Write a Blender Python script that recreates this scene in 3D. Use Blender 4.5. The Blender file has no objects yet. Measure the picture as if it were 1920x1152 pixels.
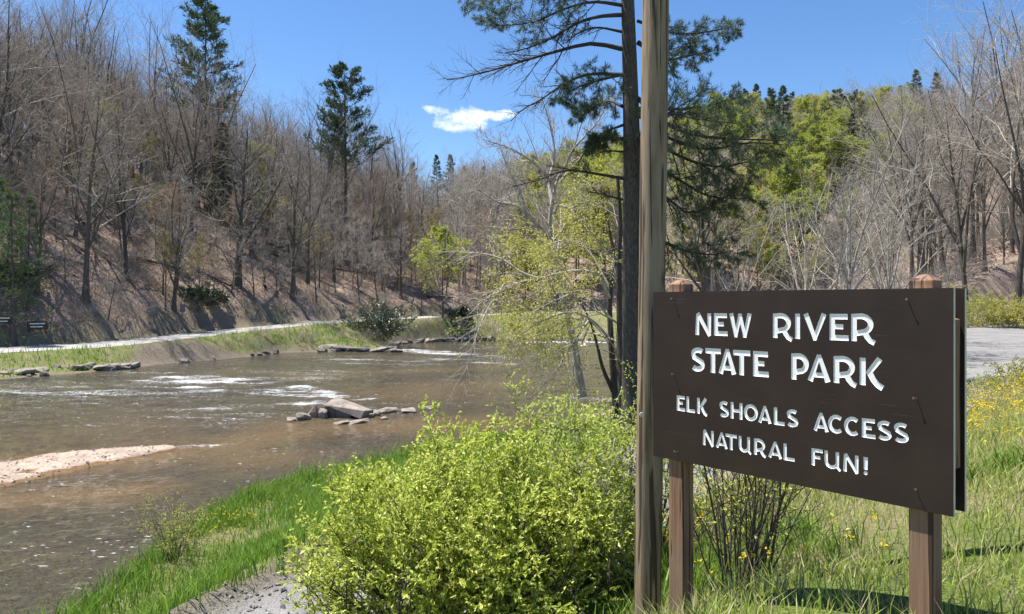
import bpy, bmesh, math, random
import numpy as np
from mathutils import Vector, Matrix

# ------------------------------------------------------------------ camera, sky, sun, exposure
SC = bpy.context.scene
COL = SC.collection
rad = math.radians
F, CX, HY = 1386.0, 960.0, 568.0          # focal length in photo pixels, centre column, horizon row

cam_d = bpy.data.cameras.new("camera")
cam = bpy.data.objects.new("camera", cam_d)
COL.objects.link(cam)
cam_d.sensor_width = 36.0
cam_d.lens = 36.0 * F / 1920.0
cam_d.shift_y = -8.0 / 1920.0
cam_d.clip_start = 0.05
cam_d.clip_end = 4000.0
cam.location = (0, 0, 0)
cam.rotation_euler = (rad(90), 0, 0)
SC.camera = cam

SUN_EL, SUN_AZ = 67.0, -68.0               # degrees; azimuth from +Y towards +X
sdir = Vector((math.cos(rad(SUN_EL)) * math.sin(rad(SUN_AZ)), math.cos(rad(SUN_EL)) * math.cos(rad(SUN_AZ)), math.sin(rad(SUN_EL))))
sun_d = bpy.data.lights.new("sun", 'SUN')
sun = bpy.data.objects.new("sun", sun_d)
COL.objects.link(sun)
sun_d.energy = 4.9
sun_d.angle = rad(0.53)
sun_d.color = (1.0, 0.95, 0.865)
sun.rotation_euler = sdir.to_track_quat('Z', 'Y').to_euler()
sun.location = sdir * 60

SC.view_settings.view_transform = 'Standard'
SC.view_settings.look = 'None'
SC.view_settings.exposure = 1.12
SC.view_settings.gamma = 1.0
SC.view_settings.use_curve_mapping = False


class NT:
    """tiny node-tree helper"""
    def __init__(s, tree):
        s.t = tree
        s.t.nodes.clear()

    def n(s, typ, ins=None, **props):
        nd = s.t.nodes.new(typ)
        for k, v in props.items():
            setattr(nd, k, v)
        if ins:
            for k, v in ins.items():
                sock = nd.inputs[k]
                if hasattr(v, 'is_output') or isinstance(v, bpy.types.NodeSocket):
                    s.t.links.new(v, sock)
                else:
                    sock.default_value = v
        return nd

    def link(s, a, b):
        s.t.links.new(a, b)

    def math(s, op, a, b=0.0, clamp=False):
        nd = s.n('ShaderNodeMath', {0: a, 1: b}, operation=op)
        nd.use_clamp = clamp
        return nd.outputs[0]

    def ramp(s, fac, stops):
        nd = s.n('ShaderNodeValToRGB', {0: fac})
        cr = nd.color_ramp
        while len(cr.elements) < len(stops):
            cr.elements.new(0.5)
        for e, (p, c) in zip(cr.elements, stops):
            e.position = p
            if isinstance(c, (int, float)):
                c = (c, c, c)
            e.color = (c[0], c[1], c[2], 1)
        return nd.outputs[0]

    def mix(s, fac, a, b, blend='MIX'):
        nd = s.n('ShaderNodeMix', data_type='RGBA', blend_type=blend)
        for i, v in ((0, fac), (6, a), (7, b)):
            if isinstance(v, bpy.types.NodeSocket):
                s.t.links.new(v, nd.inputs[i])
            else:
                nd.inputs[i].default_value = (v[0], v[1], v[2], 1) if isinstance(v, tuple) else v
        return nd.outputs[2]

    def noise(s, vec, scale, detail=4, rough=0.55, dist=0.0):
        nd = s.n('ShaderNodeTexNoise', {'Scale': scale, 'Detail': detail, 'Roughness': rough, 'Distortion': dist})
        if vec is not None:
            s.t.links.new(vec, nd.inputs['Vector'])
        return nd.outputs[0]

    def mapping(s, vec, scale=(1, 1, 1), rot=(0, 0, 0), loc=(0, 0, 0)):
        nd = s.n('ShaderNodeMapping', {'Scale': scale, 'Rotation': rot, 'Location': loc})
        s.t.links.new(vec, nd.inputs['Vector'])
        return nd.outputs[0]


wd = bpy.data.worlds.new("World")
SC.world = wd
wd.use_nodes = True
w = NT(wd.node_tree)
sky = w.n('ShaderNodeTexSky', sky_type='NISHITA', sun_disc=False, sun_elevation=rad(SUN_EL), sun_rotation=rad(SUN_AZ),
          altitude=900.0, air_density=1.0, dust_density=0.3, ozone_density=2.2)
hs = w.n('ShaderNodeHueSaturation', {'Hue': 0.503, 'Saturation': 1.20, 'Value': 1.0, 'Color': sky.outputs[0]})
tc = w.n('ShaderNodeTexCoord')
# small fair-weather cloud (a direction in the sky) and a scrap of a second one
sep = w.n('ShaderNodeSeparateXYZ', {0: tc.outputs['Generated']})
ax = w.math('DIVIDE', sep.outputs[0], w.math('MAXIMUM', sep.outputs[1], 0.01))
az = w.math('DIVIDE', sep.outputs[2], w.math('MAXIMUM', sep.outputs[1], 0.01))
front = w.math('GREATER_THAN', sep.outputs[1], 0.05)


def cloud(px, py, wx, wz, tilt=0.0):
    dx = w.math('SUBTRACT', ax, (px - CX) / F)
    dz = w.math('SUBTRACT', az, (HY - py) / F)
    dz = w.math('ADD', dz, w.math('MULTIPLY', dx, tilt))
    q = w.math('ADD', w.math('POWER', w.math('ABSOLUTE', w.math('DIVIDE', dx, wx / F)), 2.0),
               w.math('POWER', w.math('ABSOLUTE', w.math('DIVIDE', dz, wz / F)), 2.0))
    return w.math('SUBTRACT', 1.0, q)


cv = w.n('ShaderNodeCombineXYZ', {0: ax, 1: az})
n1 = w.noise(w.mapping(cv.outputs[0], (1.0, 1.6, 1)), 30.0, 6, 0.62)
shape = w.math('MAXIMUM', cloud(872, 224, 62, 25, 0.05), cloud(928, 219, 44, 13, -0.1))
shape = w.math('MAXIMUM', shape, cloud(1275, 245, 34, 20))
shape = w.math('MAXIMUM', shape, w.math('MULTIPLY', cloud(825, 208, 34, 12), 0.8))
m = w.math('ADD', w.math('MULTIPLY', shape, 0.55), w.math('MULTIPLY', w.math('SUBTRACT', n1, 0.5), 2.6))
m = w.ramp(m, [(0.02, 0.0), (0.80, 0.97)])
m = w.math('MULTIPLY', m, front)
m = w.math('MULTIPLY', m, w.math('GREATER_THAN', shape, -0.9))
ccol = w.mix(w.ramp(w.noise(cv.outputs[0], 26.0, 3), [(0.35, 0.0), (0.65, 1.0)]), (6.9, 7.2, 7.9), (8.2, 8.3, 8.5))
skyc = w.mix(m, hs.outputs[0], ccol)
bg = w.n('ShaderNodeBackground', {'Color': skyc, 'Strength': 0.087})
wo = w.n('ShaderNodeOutputWorld', {'Surface': bg.outputs[0]})

# ------------------------------------------------------------------ helpers
rng = np.random.default_rng(7)


def PX(px, py, d):
    return np.array(((px - CX) / F * d, d, (HY - py) / F * d))


def tag(o, label=None, cat=None, group=None, kind=None):
    if label:
        o['label'] = label
    if cat:
        o['category'] = cat
    if group:
        o['group'] = group
    if kind:
        o['kind'] = kind
    return o


def link(o, parent=None):
    COL.objects.link(o)
    if parent:
        o.parent = parent
    return o


def empty(name, loc=(0, 0, 0), rotz=0.0, scale=1.0):
    o = bpy.data.objects.new(name, None)
    o.empty_display_size = 0.3
    COL.objects.link(o)
    o.location = loc
    o.rotation_euler = (0, 0, rotz)
    o.scale = (scale,) * 3
    return o


class MB:
    """collects numpy verts / quads / tris and links them as one mesh"""
    def __init__(s):
        s.v, s.q, s.t, s.n = [], [], [], 0

    def add(s, v, q=None, t=None):
        v = np.asarray(v, float).reshape(-1, 3)
        if q is not None and len(q):
            s.q.append(np.asarray(q).reshape(-1, 4) + s.n)
        if t is not None and len(t):
            s.t.append(np.asarray(t).reshape(-1, 3) + s.n)
        s.v.append(v)
        s.n += len(v)
        return s

    def box(s, c, size, axes=None):
        c = np.asarray(c, float)
        a = np.eye(3) if axes is None else np.asarray(axes, float)
        h = np.asarray(size, float) / 2
        pts = []
        for i in (-1, 1):
            for j in (-1, 1):
                for k in (-1, 1):
                    pts.append(c + a[0] * h[0] * i + a[1] * h[1] * j + a[2] * h[2] * k)
        s.add(pts, [(0, 1, 3, 2), (4, 6, 7, 5), (0, 4, 5, 1), (2, 3, 7, 6), (0, 2, 6, 4), (1, 5, 7, 3)])
        return s

    def mesh(s, name, mat, smooth=True):
        me = bpy.data.meshes.new(name)
        v = np.concatenate(s.v)
        q = np.concatenate(s.q) if s.q else np.zeros((0, 4), int)
        t = np.concatenate(s.t) if s.t else np.zeros((0, 3), int)
        me.vertices.add(len(v))
        me.vertices.foreach_set('co', v.astype(np.float32).ravel())
        nl = len(q) * 4 + len(t) * 3
        me.loops.add(nl)
        me.loops.foreach_set('vertex_index', np.concatenate([q.ravel(), t.ravel()]).astype(np.int32))
        me.polygons.add(len(q) + len(t))
        st = np.concatenate([np.arange(len(q)) * 4, len(q) * 4 + np.arange(len(t)) * 3]).astype(np.int32)
        me.polygons.foreach_set('loop_start', st)
        me.polygons.foreach_set('use_smooth', np.full(len(q) + len(t), smooth))
        me.update(calc_edges=True)
        if mat:
            me.materials.append(mat)
        return me

    def build(s, name, mat, parent=None, smooth=True):
        return link(bpy.data.objects.new(name, s.mesh(name, mat, smooth)), parent)


def norm(v):
    return v / np.maximum(np.linalg.norm(v, axis=-1, keepdims=True), 1e-9)


def tubes(mb, P, R, S=4):
    """P (N,K,3) polylines, R (N,K) radii -> tubes"""
    P = np.asarray(P, float)
    R = np.asarray(R, float)
    N, K, _ = P.shape
    T = np.empty_like(P)
    T[:, 1:-1] = P[:, 2:] - P[:, :-2]
    T[:, 0] = P[:, 1] - P[:, 0]
    T[:, -1] = P[:, -1] - P[:, -2]
    T = norm(T)
    ref = np.where(np.abs(T[:, :1, 2:3]) > 0.8, np.array([1.0, 0, 0]), np.array([0, 0, 1.0]))
    ref = np.broadcast_to(ref, T.shape)
    A = norm(np.cross(T, ref))
    B = np.cross(T, A)
    a = np.arange(S) * 2 * np.pi / S
    V = P[:, :, None] + R[:, :, None, None] * (A[:, :, None] * np.cos(a)[None, None, :, None] + B[:, :, None] * np.sin(a)[None, None, :, None])
    base = (np.arange(N) * K * S)[:, None, None] + (np.arange(K - 1) * S)[None, :, None]
    j = np.arange(S)[None, None, :]
    j2 = (np.arange(S)[None, None, :] + 1) % S
    q = np.stack([base + j, base + j2, base + S + j2, base + S + j], -1)
    mb.add(V.reshape(-1, 3), q.reshape(-1, 4))


def resample(pts, K):
    pts = np.asarray(pts, float)
    # Catmull-Rom smoothing then even resample
    if len(pts) > 2:
        e = np.vstack([2 * pts[0] - pts[1], pts, 2 * pts[-1] - pts[-2]])
        out = []
        for i in range(len(pts) - 1):
            p0, p1, p2, p3 = e[i:i + 4]
            for t in np.linspace(0, 1, 8, endpoint=False):
                out.append(0.5 * ((2 * p1) + (-p0 + p2) * t + (2 * p0 - 5 * p1 + 4 * p2 - p3) * t * t + (-p0 + 3 * p1 - 3 * p2 + p3) * t ** 3))
        out.append(pts[-1])
        pts = np.array(out)
    s = np.concatenate([[0], np.cumsum(np.linalg.norm(np.diff(pts, axis=0), axis=1))])
    u = np.linspace(0, s[-1], K)
    return np.stack([np.interp(u, s, pts[:, k]) for k in range(3)], -1)


def children(P, R, n, t0, t1, ang, lens, up=0.0, K=4, jit=0.15, rk=0.6, rmin=0.004, taper=0.35, rng=rng, flat=0.0, even=True, tw=1.0):
    """n child branches on each parent polyline; lens = array or factor of parent length with falloff"""
    N, K0, _ = P.shape
    L = np.linalg.norm(np.diff(P, axis=1), axis=2).sum(1)
    t = (np.arange(n)[None] + rng.random((N, n))) / n if even else rng.random((N, n))
    t = t0 + (t1 - t0) * t
    f = t * (K0 - 1)
    i = np.clip(f.astype(int), 0, K0 - 2)
    fr = (f - i)[..., None]
    r_ = np.arange(N)[:, None]
    p = P[r_, i] * (1 - fr) + P[r_, i + 1] * fr
    T = norm(P[r_, i + 1] - P[r_, i])
    rad_ = R[r_, i] * (1 - fr[..., 0]) + R[r_, i + 1] * fr[..., 0]
    ref = np.where(np.abs(T[..., 2:3]) > 0.9, np.array([1.0, 0, 0]), np.array([0, 0, 1.0]))
    A = norm(np.cross(T, ref))
    B = np.cross(A, T)
    phi = np.arange(n)[None] * 2.39996 + rng.random((N, 1)) * 6.28 + rng.normal(0, 0.4, (N, n))
    ca, sb = np.cos(phi), np.sin(phi) * (1 - flat)
    side = norm(A * ca[..., None] + B * sb[..., None])
    an = np.radians(ang[0] + (ang[1] - ang[0]) * rng.random((N, n)))[..., None]
    D = norm(T * np.cos(an) + side * np.sin(an))
    ln = L[:, None] * lens(t) * (0.7 + 0.6 * rng.random((N, n)))
    M = N * n
    p, D, ln = p.reshape(M, 3), D.reshape(M, 3), ln.reshape(M)
    r0 = np.maximum(rad_.reshape(M) * rk, rmin)
    out = np.empty((M, K, 3))
    out[:, 0] = p
    d = D.copy()
    for k in range(1, K):
        d = norm(d + np.array([0, 0, up]) + rng.normal(0, jit, (M, 3)))
        out[:, k] = out[:, k - 1] + d * (ln / (K - 1))[:, None]
    RR = r0[:, None] * np.linspace(1, taper, K)[None]
    return out, np.maximum(RR, rmin * 0.6)


def leaves(mb, C, D, L, Wd, rng=rng, fold=0.25, droop=0.0):
    """kite-shaped folded leaves at C pointing along D"""
    N = len(C)
    D = norm(D + rng.normal(0, 0.35, (N, 3)) - np.array([0, 0, droop]))
    U = norm(rng.normal(0, 1, (N, 3)) + np.array([0, 0, 1.2]))
    S = norm(np.cross(D, U))
    U = np.cross(S, D)
    L = np.asarray(L)[:, None] * np.ones((N, 1))
    Wd = np.asarray(Wd)[:, None] * np.ones((N, 1))
    a = C
    b = C + D * L * 0.45 + S * Wd * 0.5 + U * Wd * fold
    c = C + D * L
    e = C + D * L * 0.45 - S * Wd * 0.5 + U * Wd * fold
    V = np.stack([a, b, c, e], 1).reshape(-1, 3)
    k = np.arange(N)[:, None] * 4
    t = np.concatenate([k + np.array([[0, 1, 2]]), k + np.array([[0, 2, 3]])])
    mb.add(V, None, t)


def along(P, n, t0=0.1, t1=1.0, rng=rng):
    N, K0, _ = P.shape
    t = t0 + (t1 - t0) * (np.arange(n)[None] + rng.random((N, n))) / n
    f = t * (K0 - 1)
    i = np.clip(f.astype(int), 0, K0 - 2)
    fr = (f - i)[..., None]
    r_ = np.arange(N)[:, None]
    p = P[r_, i] * (1 - fr) + P[r_, i + 1] * fr
    T = norm(P[r_, i + 1] - P[r_, i])
    return p.reshape(-1, 3), T.reshape(-1, 3)


def vnoise(x, y, s, seed=0):
    x = np.asarray(x, float) / s + seed * 17.13
    y = np.asarray(y, float) / s + seed * 31.7
    ix, iy = np.floor(x).astype(np.int64), np.floor(y).astype(np.int64)
    fx, fy = x - ix, y - iy
    fx, fy = fx * fx * (3 - 2 * fx), fy * fy * (3 - 2 * fy)

    def h(a, b):
        v = (a * 374761393 + b * 668265263 + seed * 974711) & 0x7fffffff
        v = ((v ^ (v >> 13)) * 1274126177) & 0x7fffffff
        return ((v ^ (v >> 16)) & 0xffff) / 65535.0
    return (h(ix, iy) * (1 - fx) + h(ix + 1, iy) * fx) * (1 - fy) + (h(ix, iy + 1) * (1 - fx) + h(ix + 1, iy + 1) * fx) * fy - 0.5


def smooth(t):
    t = np.clip(t, 0, 1)
    return t * t * (3 - 2 * t)


def pdist(x, y, poly):
    """distance to a polyline, index-parameter of the nearest point, signed side"""
    best = np.full(np.shape(x), 1e9)
    par = np.zeros(np.shape(x))
    sgn = np.zeros(np.shape(x))
    for i in range(len(poly) - 1):
        ax_, ay_ = poly[i][:2]
        bx, by = poly[i + 1][:2]
        dx, dy = bx - ax_, by - ay_
        t = np.clip(((x - ax_) * dx + (y - ay_) * dy) / (dx * dx + dy * dy), 0, 1)
        ex, ey = x - ax_ - t * dx, y - ay_ - t * dy
        d = np.hypot(ex, ey)
        m_ = d < best
        best = np.where(m_, d, best)
        par = np.where(m_, i + t, par)
        sgn = np.where(m_, np.sign(dx * ey - dy * ex), sgn)
    return best, par, sgn


def inside(x, y, poly):
    c = np.zeros(np.shape(x), bool)
    j = len(poly) - 1
    for i in range(len(poly)):
        xi, yi = poly[i][:2]
        xj, yj = poly[j][:2]
        cond = ((yi > y) != (yj > y)) & (x < (xj - xi) * (y - yi) / (yj - yi + 1e-12) + xi)
        c ^= cond
        j = i
    return c


# ------------------------------------------------------------------ materials
def newmat(name):
    m_ = bpy.data.materials.new(name)
    m_.use_nodes = True
    return m_, NT(m_.node_tree)


def finish(nt, bsdf):
    nt.n('ShaderNodeOutputMaterial', {'Surface': bsdf})


def mat_bark(name, c0, c1, scale=(6, 6, 1.2), bump=0.5, rough=0.9, rand=0.25):
    m_, t = newmat(name)
    co = t.n('ShaderNodeTexCoord').outputs['Object']
    v = t.mapping(co, scale)
    n_ = t.noise(v, 2.5, 6, 0.65, 0.4)
    col = t.ramp(n_, [(0.3, c0), (0.7, c1)])
    oi = t.n('ShaderNodeObjectInfo').outputs['Random']
    col = t.mix(1.0, col, t.ramp(oi, [(0, (1 - rand,) * 3), (1, (1 + rand, 1 + rand * 0.9, 1 + rand * 0.8))]), 'MULTIPLY')
    b = t.n('ShaderNodeBump', {'Strength': bump, 'Distance': 0.03, 'Height': n_})
    p = t.n('ShaderNodeBsdfPrincipled', {'Base Color': col, 'Roughness': rough, 'Normal': b.outputs[0]})
    p.inputs['Specular IOR Level'].default_value = 0.2
    finish(t, p.outputs[0])
    return m_


def mat_leaf(name, c0, c1, trans=0.45, rough=0.55, spec=0.25, tcol=None, island=True):
    m_, t = newmat(name)
    r_ = t.n('ShaderNodeNewGeometry').outputs['Random Per Island'] if island else t.noise(t.n('ShaderNodeTexCoord').outputs['Object'], 3.0, 3)
    stops = [(0, c0), (1, c1)] if tcol is None else [(0, c0), (0.6, c1), (1, tcol)]
    col = t.ramp(r_, stops)
    oi = t.n('ShaderNodeObjectInfo').outputs['Random']
    col = t.mix(1.0, col, t.ramp(oi, [(0, (0.8, 0.85, 0.8)), (1, (1.15, 1.1, 1.1))]), 'MULTIPLY')
    d = t.n('ShaderNodeBsdfPrincipled', {'Base Color': col, 'Roughness': rough})
    d.inputs['Specular IOR Level'].default_value = spec
    tr = t.n('ShaderNodeBsdfTranslucent', {'Color': col})
    mx = t.n('ShaderNodeMixShader', {0: trans, 1: d.outputs[0], 2: tr.outputs[0]})
    finish(t, mx.outputs[0])
    return m_


def mat_simple(name, c, rough=0.6, metal=0.0, nscale=20.0, var=0.15, bump=0.0):
    m_, t = newmat(name)
    co = t.n('ShaderNodeTexCoord').outputs['Object']
    n_ = t.noise(co, nscale, 5)
    lo = tuple(x * (1 - var) for x in c)
    hi = tuple(x * (1 + var) for x in c)
    p = t.n('ShaderNodeBsdfPrincipled', {'Base Color': t.ramp(n_, [(0.3, lo), (0.7, hi)]), 'Roughness': rough, 'Metallic': metal})
    if bump:
        b = t.n('ShaderNodeBump', {'Strength': bump, 'Distance': 0.02, 'Height': n_})
        t.link(b.outputs[0], p.inputs['Normal'])
    finish(t, p.outputs[0])
    return m_


def mat_wood(name, c0, c1, crack=(0.03, 0.02, 0.015), grain=40.0, bump=0.4, knots=True, grey=None, ct=0.60):
    m_, t = newmat(name)
    co = t.n('ShaderNodeTexCoord').outputs['Object']
    v = t.mapping(co, (grain, grain, 1.6))
    n_ = t.noise(v, 1.0, 6, 0.6, 0.3)
    col = t.ramp(n_, [(0.3, c0), (0.68, c1)])
    big = t.noise(t.mapping(co, (5, 5, 1.3)), 1.4, 4)
    if grey:
        col = t.mix(t.ramp(big, [(0.38, 0.0), (0.62, 0.85)]), col, grey)
    v2 = t.mapping(co, (22, 22, 0.7))
    cr = t.noise(v2, 1.3, 3, 0.5, 0.6)
    cm = t.ramp(cr, [(ct, 0.0), (ct + .05, 0.85)])
    col = t.mix(cm, col, crack)
    if knots:
        vo = t.n('ShaderNodeTexVoronoi', {'Vector': t.mapping(co, (6, 6, 1.6)), 'Scale': 1.0}, feature='F1')
        km = t.ramp(vo.outputs['Distance'], [(0.06, 0.8), (0.14, 0.0)])
        col = t.mix(km, col, crack)
    hgt = t.math('SUBTRACT', n_, t.math('MULTIPLY', cm, 0.8))
    b = t.n('ShaderNodeBump', {'Strength': bump, 'Distance': 0.006, 'Height': hgt})
    p = t.n('ShaderNodeBsdfPrincipled', {'Base Color': col, 'Roughness': 0.8, 'Normal': b.outputs[0]})
    p.inputs['Specular IOR Level'].default_value = 0.25
    finish(t, p.outputs[0])
    return m_


M = {}
M['bark_grey'] = mat_bark('bark_grey', (0.05, 0.043, 0.036), (0.16, 0.14, 0.12))
M['twig_grey'] = mat_bark('twig_grey', (0.24, 0.217, 0.19), (0.44, 0.405, 0.36), (2, 2, 2), 0.0, rand=0.3)
M['twig_warm'] = mat_bark('twig_warm', (0.27, 0.215, 0.175), (0.42, 0.34, 0.28), (2, 2, 2), 0.0, rand=0.3)
M['bark_pale'] = mat_bark('bark_pale', (0.22, 0.20, 0.17), (0.54, 0.50, 0.45), (3, 3, 2), 0.3)
M['bark_pine'] = mat_bark('bark_pine', (0.028, 0.024, 0.021), (0.13, 0.115, 0.10), (11, 11, 3.2), 1.0)
M['bark_dark'] = mat_bark('bark_dark', (0.045, 0.038, 0.032), (0.13, 0.115, 0.10), (8, 8, 2), 0.7)
M['needle'] = mat_leaf('needle', (0.045, 0.075, 0.042), (0.10, 0.145, 0.075), 0.35, 0.5, 0.3, tcol=(0.17, 0.20, 0.105))
M['needle_far'] = mat_leaf('needle_far', (0.045, 0.075, 0.042), (0.12, 0.165, 0.085), 0.2, 0.6, 0.2)
M['spring'] = mat_leaf('spring_leaf', (0.30, 0.35, 0.055), (0.46, 0.48, 0.12), 0.45)
M['olive'] = mat_leaf('olive_leaf', (0.30, 0.29, 0.075), (0.47, 0.44, 0.13), 0.45, tcol=(0.36, 0.41, 0.10))
M['budding'] = mat_leaf('budding_leaf', (0.20, 0.18, 0.07), (0.32, 0.29, 0.12), 0.4)
M['rust'] = mat_leaf('rust_leaf', (0.25, 0.13, 0.08), (0.38, 0.21, 0.13), 0.4)
M['bush'] = mat_leaf('bush_leaf', (0.31, 0.40, 0.04), (0.62, 0.67, 0.13), 0.40, 0.5, 0.3, tcol=(0.76, 0.77, 0.26))
M['evergreen'] = mat_leaf('evergreen_leaf', (0.035, 0.055, 0.03), (0.09, 0.125, 0.07), 0.15, 0.35, 0.5)
M['grass'] = mat_leaf('grass_blade', (0.085, 0.18, 0.02), (0.23, 0.37, 0.055), 0.4, 0.5, 0.3)
M['meadow'] = mat_leaf('meadow_blade', (0.21, 0.31, 0.04), (0.42, 0.50, 0.11), 0.45, 0.5, 0.3, tcol=(0.60, 0.57, 0.27))
M['dry'] = mat_leaf('dry_stem', (0.36, 0.29, 0.17), (0.52, 0.45, 0.30), 0.3)
M['flower'] = mat_leaf('yellow_petal', (0.72, 0.50, 0.02), (0.85, 0.66, 0.04), 0.4)
M['litter_leaf'] = mat_leaf('fallen_leaf', (0.16, 0.10, 0.075), (0.64, 0.51, 0.43), 0.1)
M['metal'] = mat_simple('dull_steel', (0.15, 0.15, 0.15), 0.6, 0.3)
M['rock'] = mat_simple('river_stone', (0.21, 0.18, 0.15), 0.85, 0, 3.0, 0.5, 0.6)
M['rock_dark'] = mat_simple('dark_stone', (0.13, 0.115, 0.10), 0.85, 0, 3.0, 0.5, 0.6)
M['white'] = mat_simple('white_paint', (0.88, 0.88, 0.87), 0.55, 0, 60.0, 0.04)
M['nail'] = mat_simple('rusty_nail', (0.20, 0.13, 0.10), 0.6, 0.4)
M['post'] = mat_wood('post_wood', (0.12, 0.060, 0.036), (0.33, 0.19, 0.115), grain=42, grey=(0.24, 0.16, 0.11), ct=.575, bump=.7)
M['pole'] = mat_wood('pole_wood', (0.085, 0.062, 0.038), (0.34, 0.255, 0.165), grain=26, grey=(0.27, 0.215, 0.15), bump=0.9, ct=.56)


def mat_panel():
    m_, t = newmat('brown_paint')
    co = t.n('ShaderNodeTexCoord').outputs['Object']
    v = t.mapping(co, (2.5, 2.5, 120))
    st = t.noise(v, 1.0, 4, 0.6)
    msk = t.noise(co, 2.2, 3)
    sc = t.math('MULTIPLY', t.ramp(st, [(0.63, 0.0), (0.71, 1.0)]), t.ramp(msk, [(0.46, 0.0), (0.66, 0.6)]))
    bl = t.noise(co, 3.0, 4)
    col = t.ramp(bl, [(0.3, (0.022, 0.0142, 0.0102)), (0.7, (0.036, 0.0237, 0.0173))])
    col = t.mix(sc, col, (0.16, 0.13, 0.11))
    b = t.n('ShaderNodeBump', {'Strength': 0.12, 'Distance': 0.003, 'Height': st})
    p = t.n('ShaderNodeBsdfPrincipled', {'Base Color': col, 'Roughness': 0.5, 'Normal': b.outputs[0]})
    p.inputs['Specular IOR Level'].default_value = 0.35
    finish(t, p.outputs[0])
    return m_


M['panel'] = mat_panel()
M['edge'] = mat_simple('pale_core', (0.62, 0.57, 0.50), 0.6, 0, 30, 0.08)


def mat_ground():
    m_, t = newmat('ground_soil')
    co = t.n('ShaderNodeTexCoord').outputs['Object']
    z = t.n('ShaderNodeAttribute', attribute_name='zone')
    sp = t.n('ShaderNodeSeparateColor', {0: z.outputs['Color']})
    fine = t.noise(co, 9.0, 6, 0.7)
    mid = t.noise(co, 0.9, 5, 0.6)
    vf = t.noise(co, 45.0, 3, 0.7)
    litter = t.ramp(fine, [(0.30, (0.09, 0.062, 0.048)), (0.5, (0.34, 0.25, 0.205)), (0.70, (0.62, 0.51, 0.44))])
    litter = t.mix(t.ramp(t.noise(co, 0.35, 5, 0.7), [(0.46, 0.0), (0.62, 0.7)]), litter, t.ramp(fine, [(0.3, (0.06, 0.045, 0.035)), (0.7, (0.30, 0.22, 0.175))]))
    litter = t.mix(t.ramp(mid, [(0.35, 0.0), (0.65, 0.6)]), litter, t.ramp(fine, [(0.3, (0.11, 0.085, 0.05)), (0.7, (0.26, 0.21, 0.13))]))
    grass = t.ramp(vf, [(0.3, (0.06, 0.085, 0.02)), (0.7, (0.19, 0.24, 0.06))])
    grass = t.mix(t.ramp(mid, [(0.42, 0.0), (0.62, 0.75)]), grass, t.ramp(vf, [(0.3, (0.16, 0.13, 0.07)), (0.7, (0.36, 0.31, 0.19))]))
    gravel = t.ramp(vf, [(0.3, (0.20, 0.195, 0.19)), (0.7, (0.42, 0.41, 0.40))])
    gravel = t.mix(t.ramp(mid, [(0.4, 0.0), (0.7, 0.6)]), gravel, (0.12, 0.11, 0.10))
    mud = t.ramp(fine, [(0.3, (0.08, 0.066, 0.052)), (0.7, (0.27, 0.225, 0.175))])
    col = t.mix(sp.outputs[0], litter, grass)
    col = t.mix(sp.outputs[1], col, gravel)
    col = t.mix(sp.outputs[2], col, mud)
    h_ = t.math('ADD', t.math('MULTIPLY', fine, 0.7), t.math('MULTIPLY', vf, 0.3))
    b = t.n('ShaderNodeBump', {'Strength': 0.9, 'Distance': 0.12, 'Height': h_})
    p = t.n('ShaderNodeBsdfPrincipled', {'Base Color': col, 'Roughness': 0.95, 'Normal': b.outputs[0]})
    p.inputs['Specular IOR Level'].default_value = 0.1
    finish(t, p.outputs[0])
    return m_


def mat_gravel(name, a, b_, s=40.0, wet=None):
    m_, t = newmat(name)
    co = t.n('ShaderNodeTexCoord').outputs['Object']
    vf = t.noise(co, s, 4, 0.75)
    mid = t.noise(co, 1.3, 5, 0.65)
    col = t.ramp(vf, [(0.3, a), (0.7, b_)])
    col = t.mix(t.ramp(mid, [(0.4, 0.0), (0.7, 0.45)]), col, tuple(x * 0.62 for x in a))
    if wet is not None:                                   # soaked margin just above the water
        zc = t.n('ShaderNodeSeparateXYZ', {0: co}).outputs[2]
        wm = t.math('SUBTRACT', wet, t.math('ADD', zc, t.math('MULTIPLY', t.math('SUBTRACT', mid, 0.5), 0.12)))
        col = t.mix(t.ramp(t.math('ADD', t.math('MULTIPLY', wm, 20.0), 0.5), [(0.3, 0.0), (0.7, 1.0)]), col, (0.15, 0.095, 0.05))
    vo = t.n('ShaderNodeTexVoronoi', {'Vector': co, 'Scale': s * 0.6})
    hh = t.math('ADD', t.math('MULTIPLY', vo.outputs['Distance'], 0.6), vf)
    b = t.n('ShaderNodeBump', {'Strength': 0.8, 'Distance': 0.02, 'Height': hh})
    p = t.n('ShaderNodeBsdfPrincipled', {'Base Color': col, 'Roughness': 0.95, 'Normal': b.outputs[0]})
    p.inputs['Specular IOR Level'].default_value = 0.15
    finish(t, p.outputs[0])
    return m_


M['ground'] = mat_ground()
M['gravel'] = mat_gravel('road_gravel', (0.13, 0.127, 0.124), (0.32, 0.312, 0.305), 26.0)
M['road_far'] = mat_gravel('packed_gravel', (0.25, 0.24, 0.232), (0.46, 0.445, 0.43), 6.0)
M['sand'] = mat_gravel('pebbly_sand', (0.24, 0.185, 0.145), (0.47, 0.38, 0.315), 9.0, -4.95)

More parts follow.
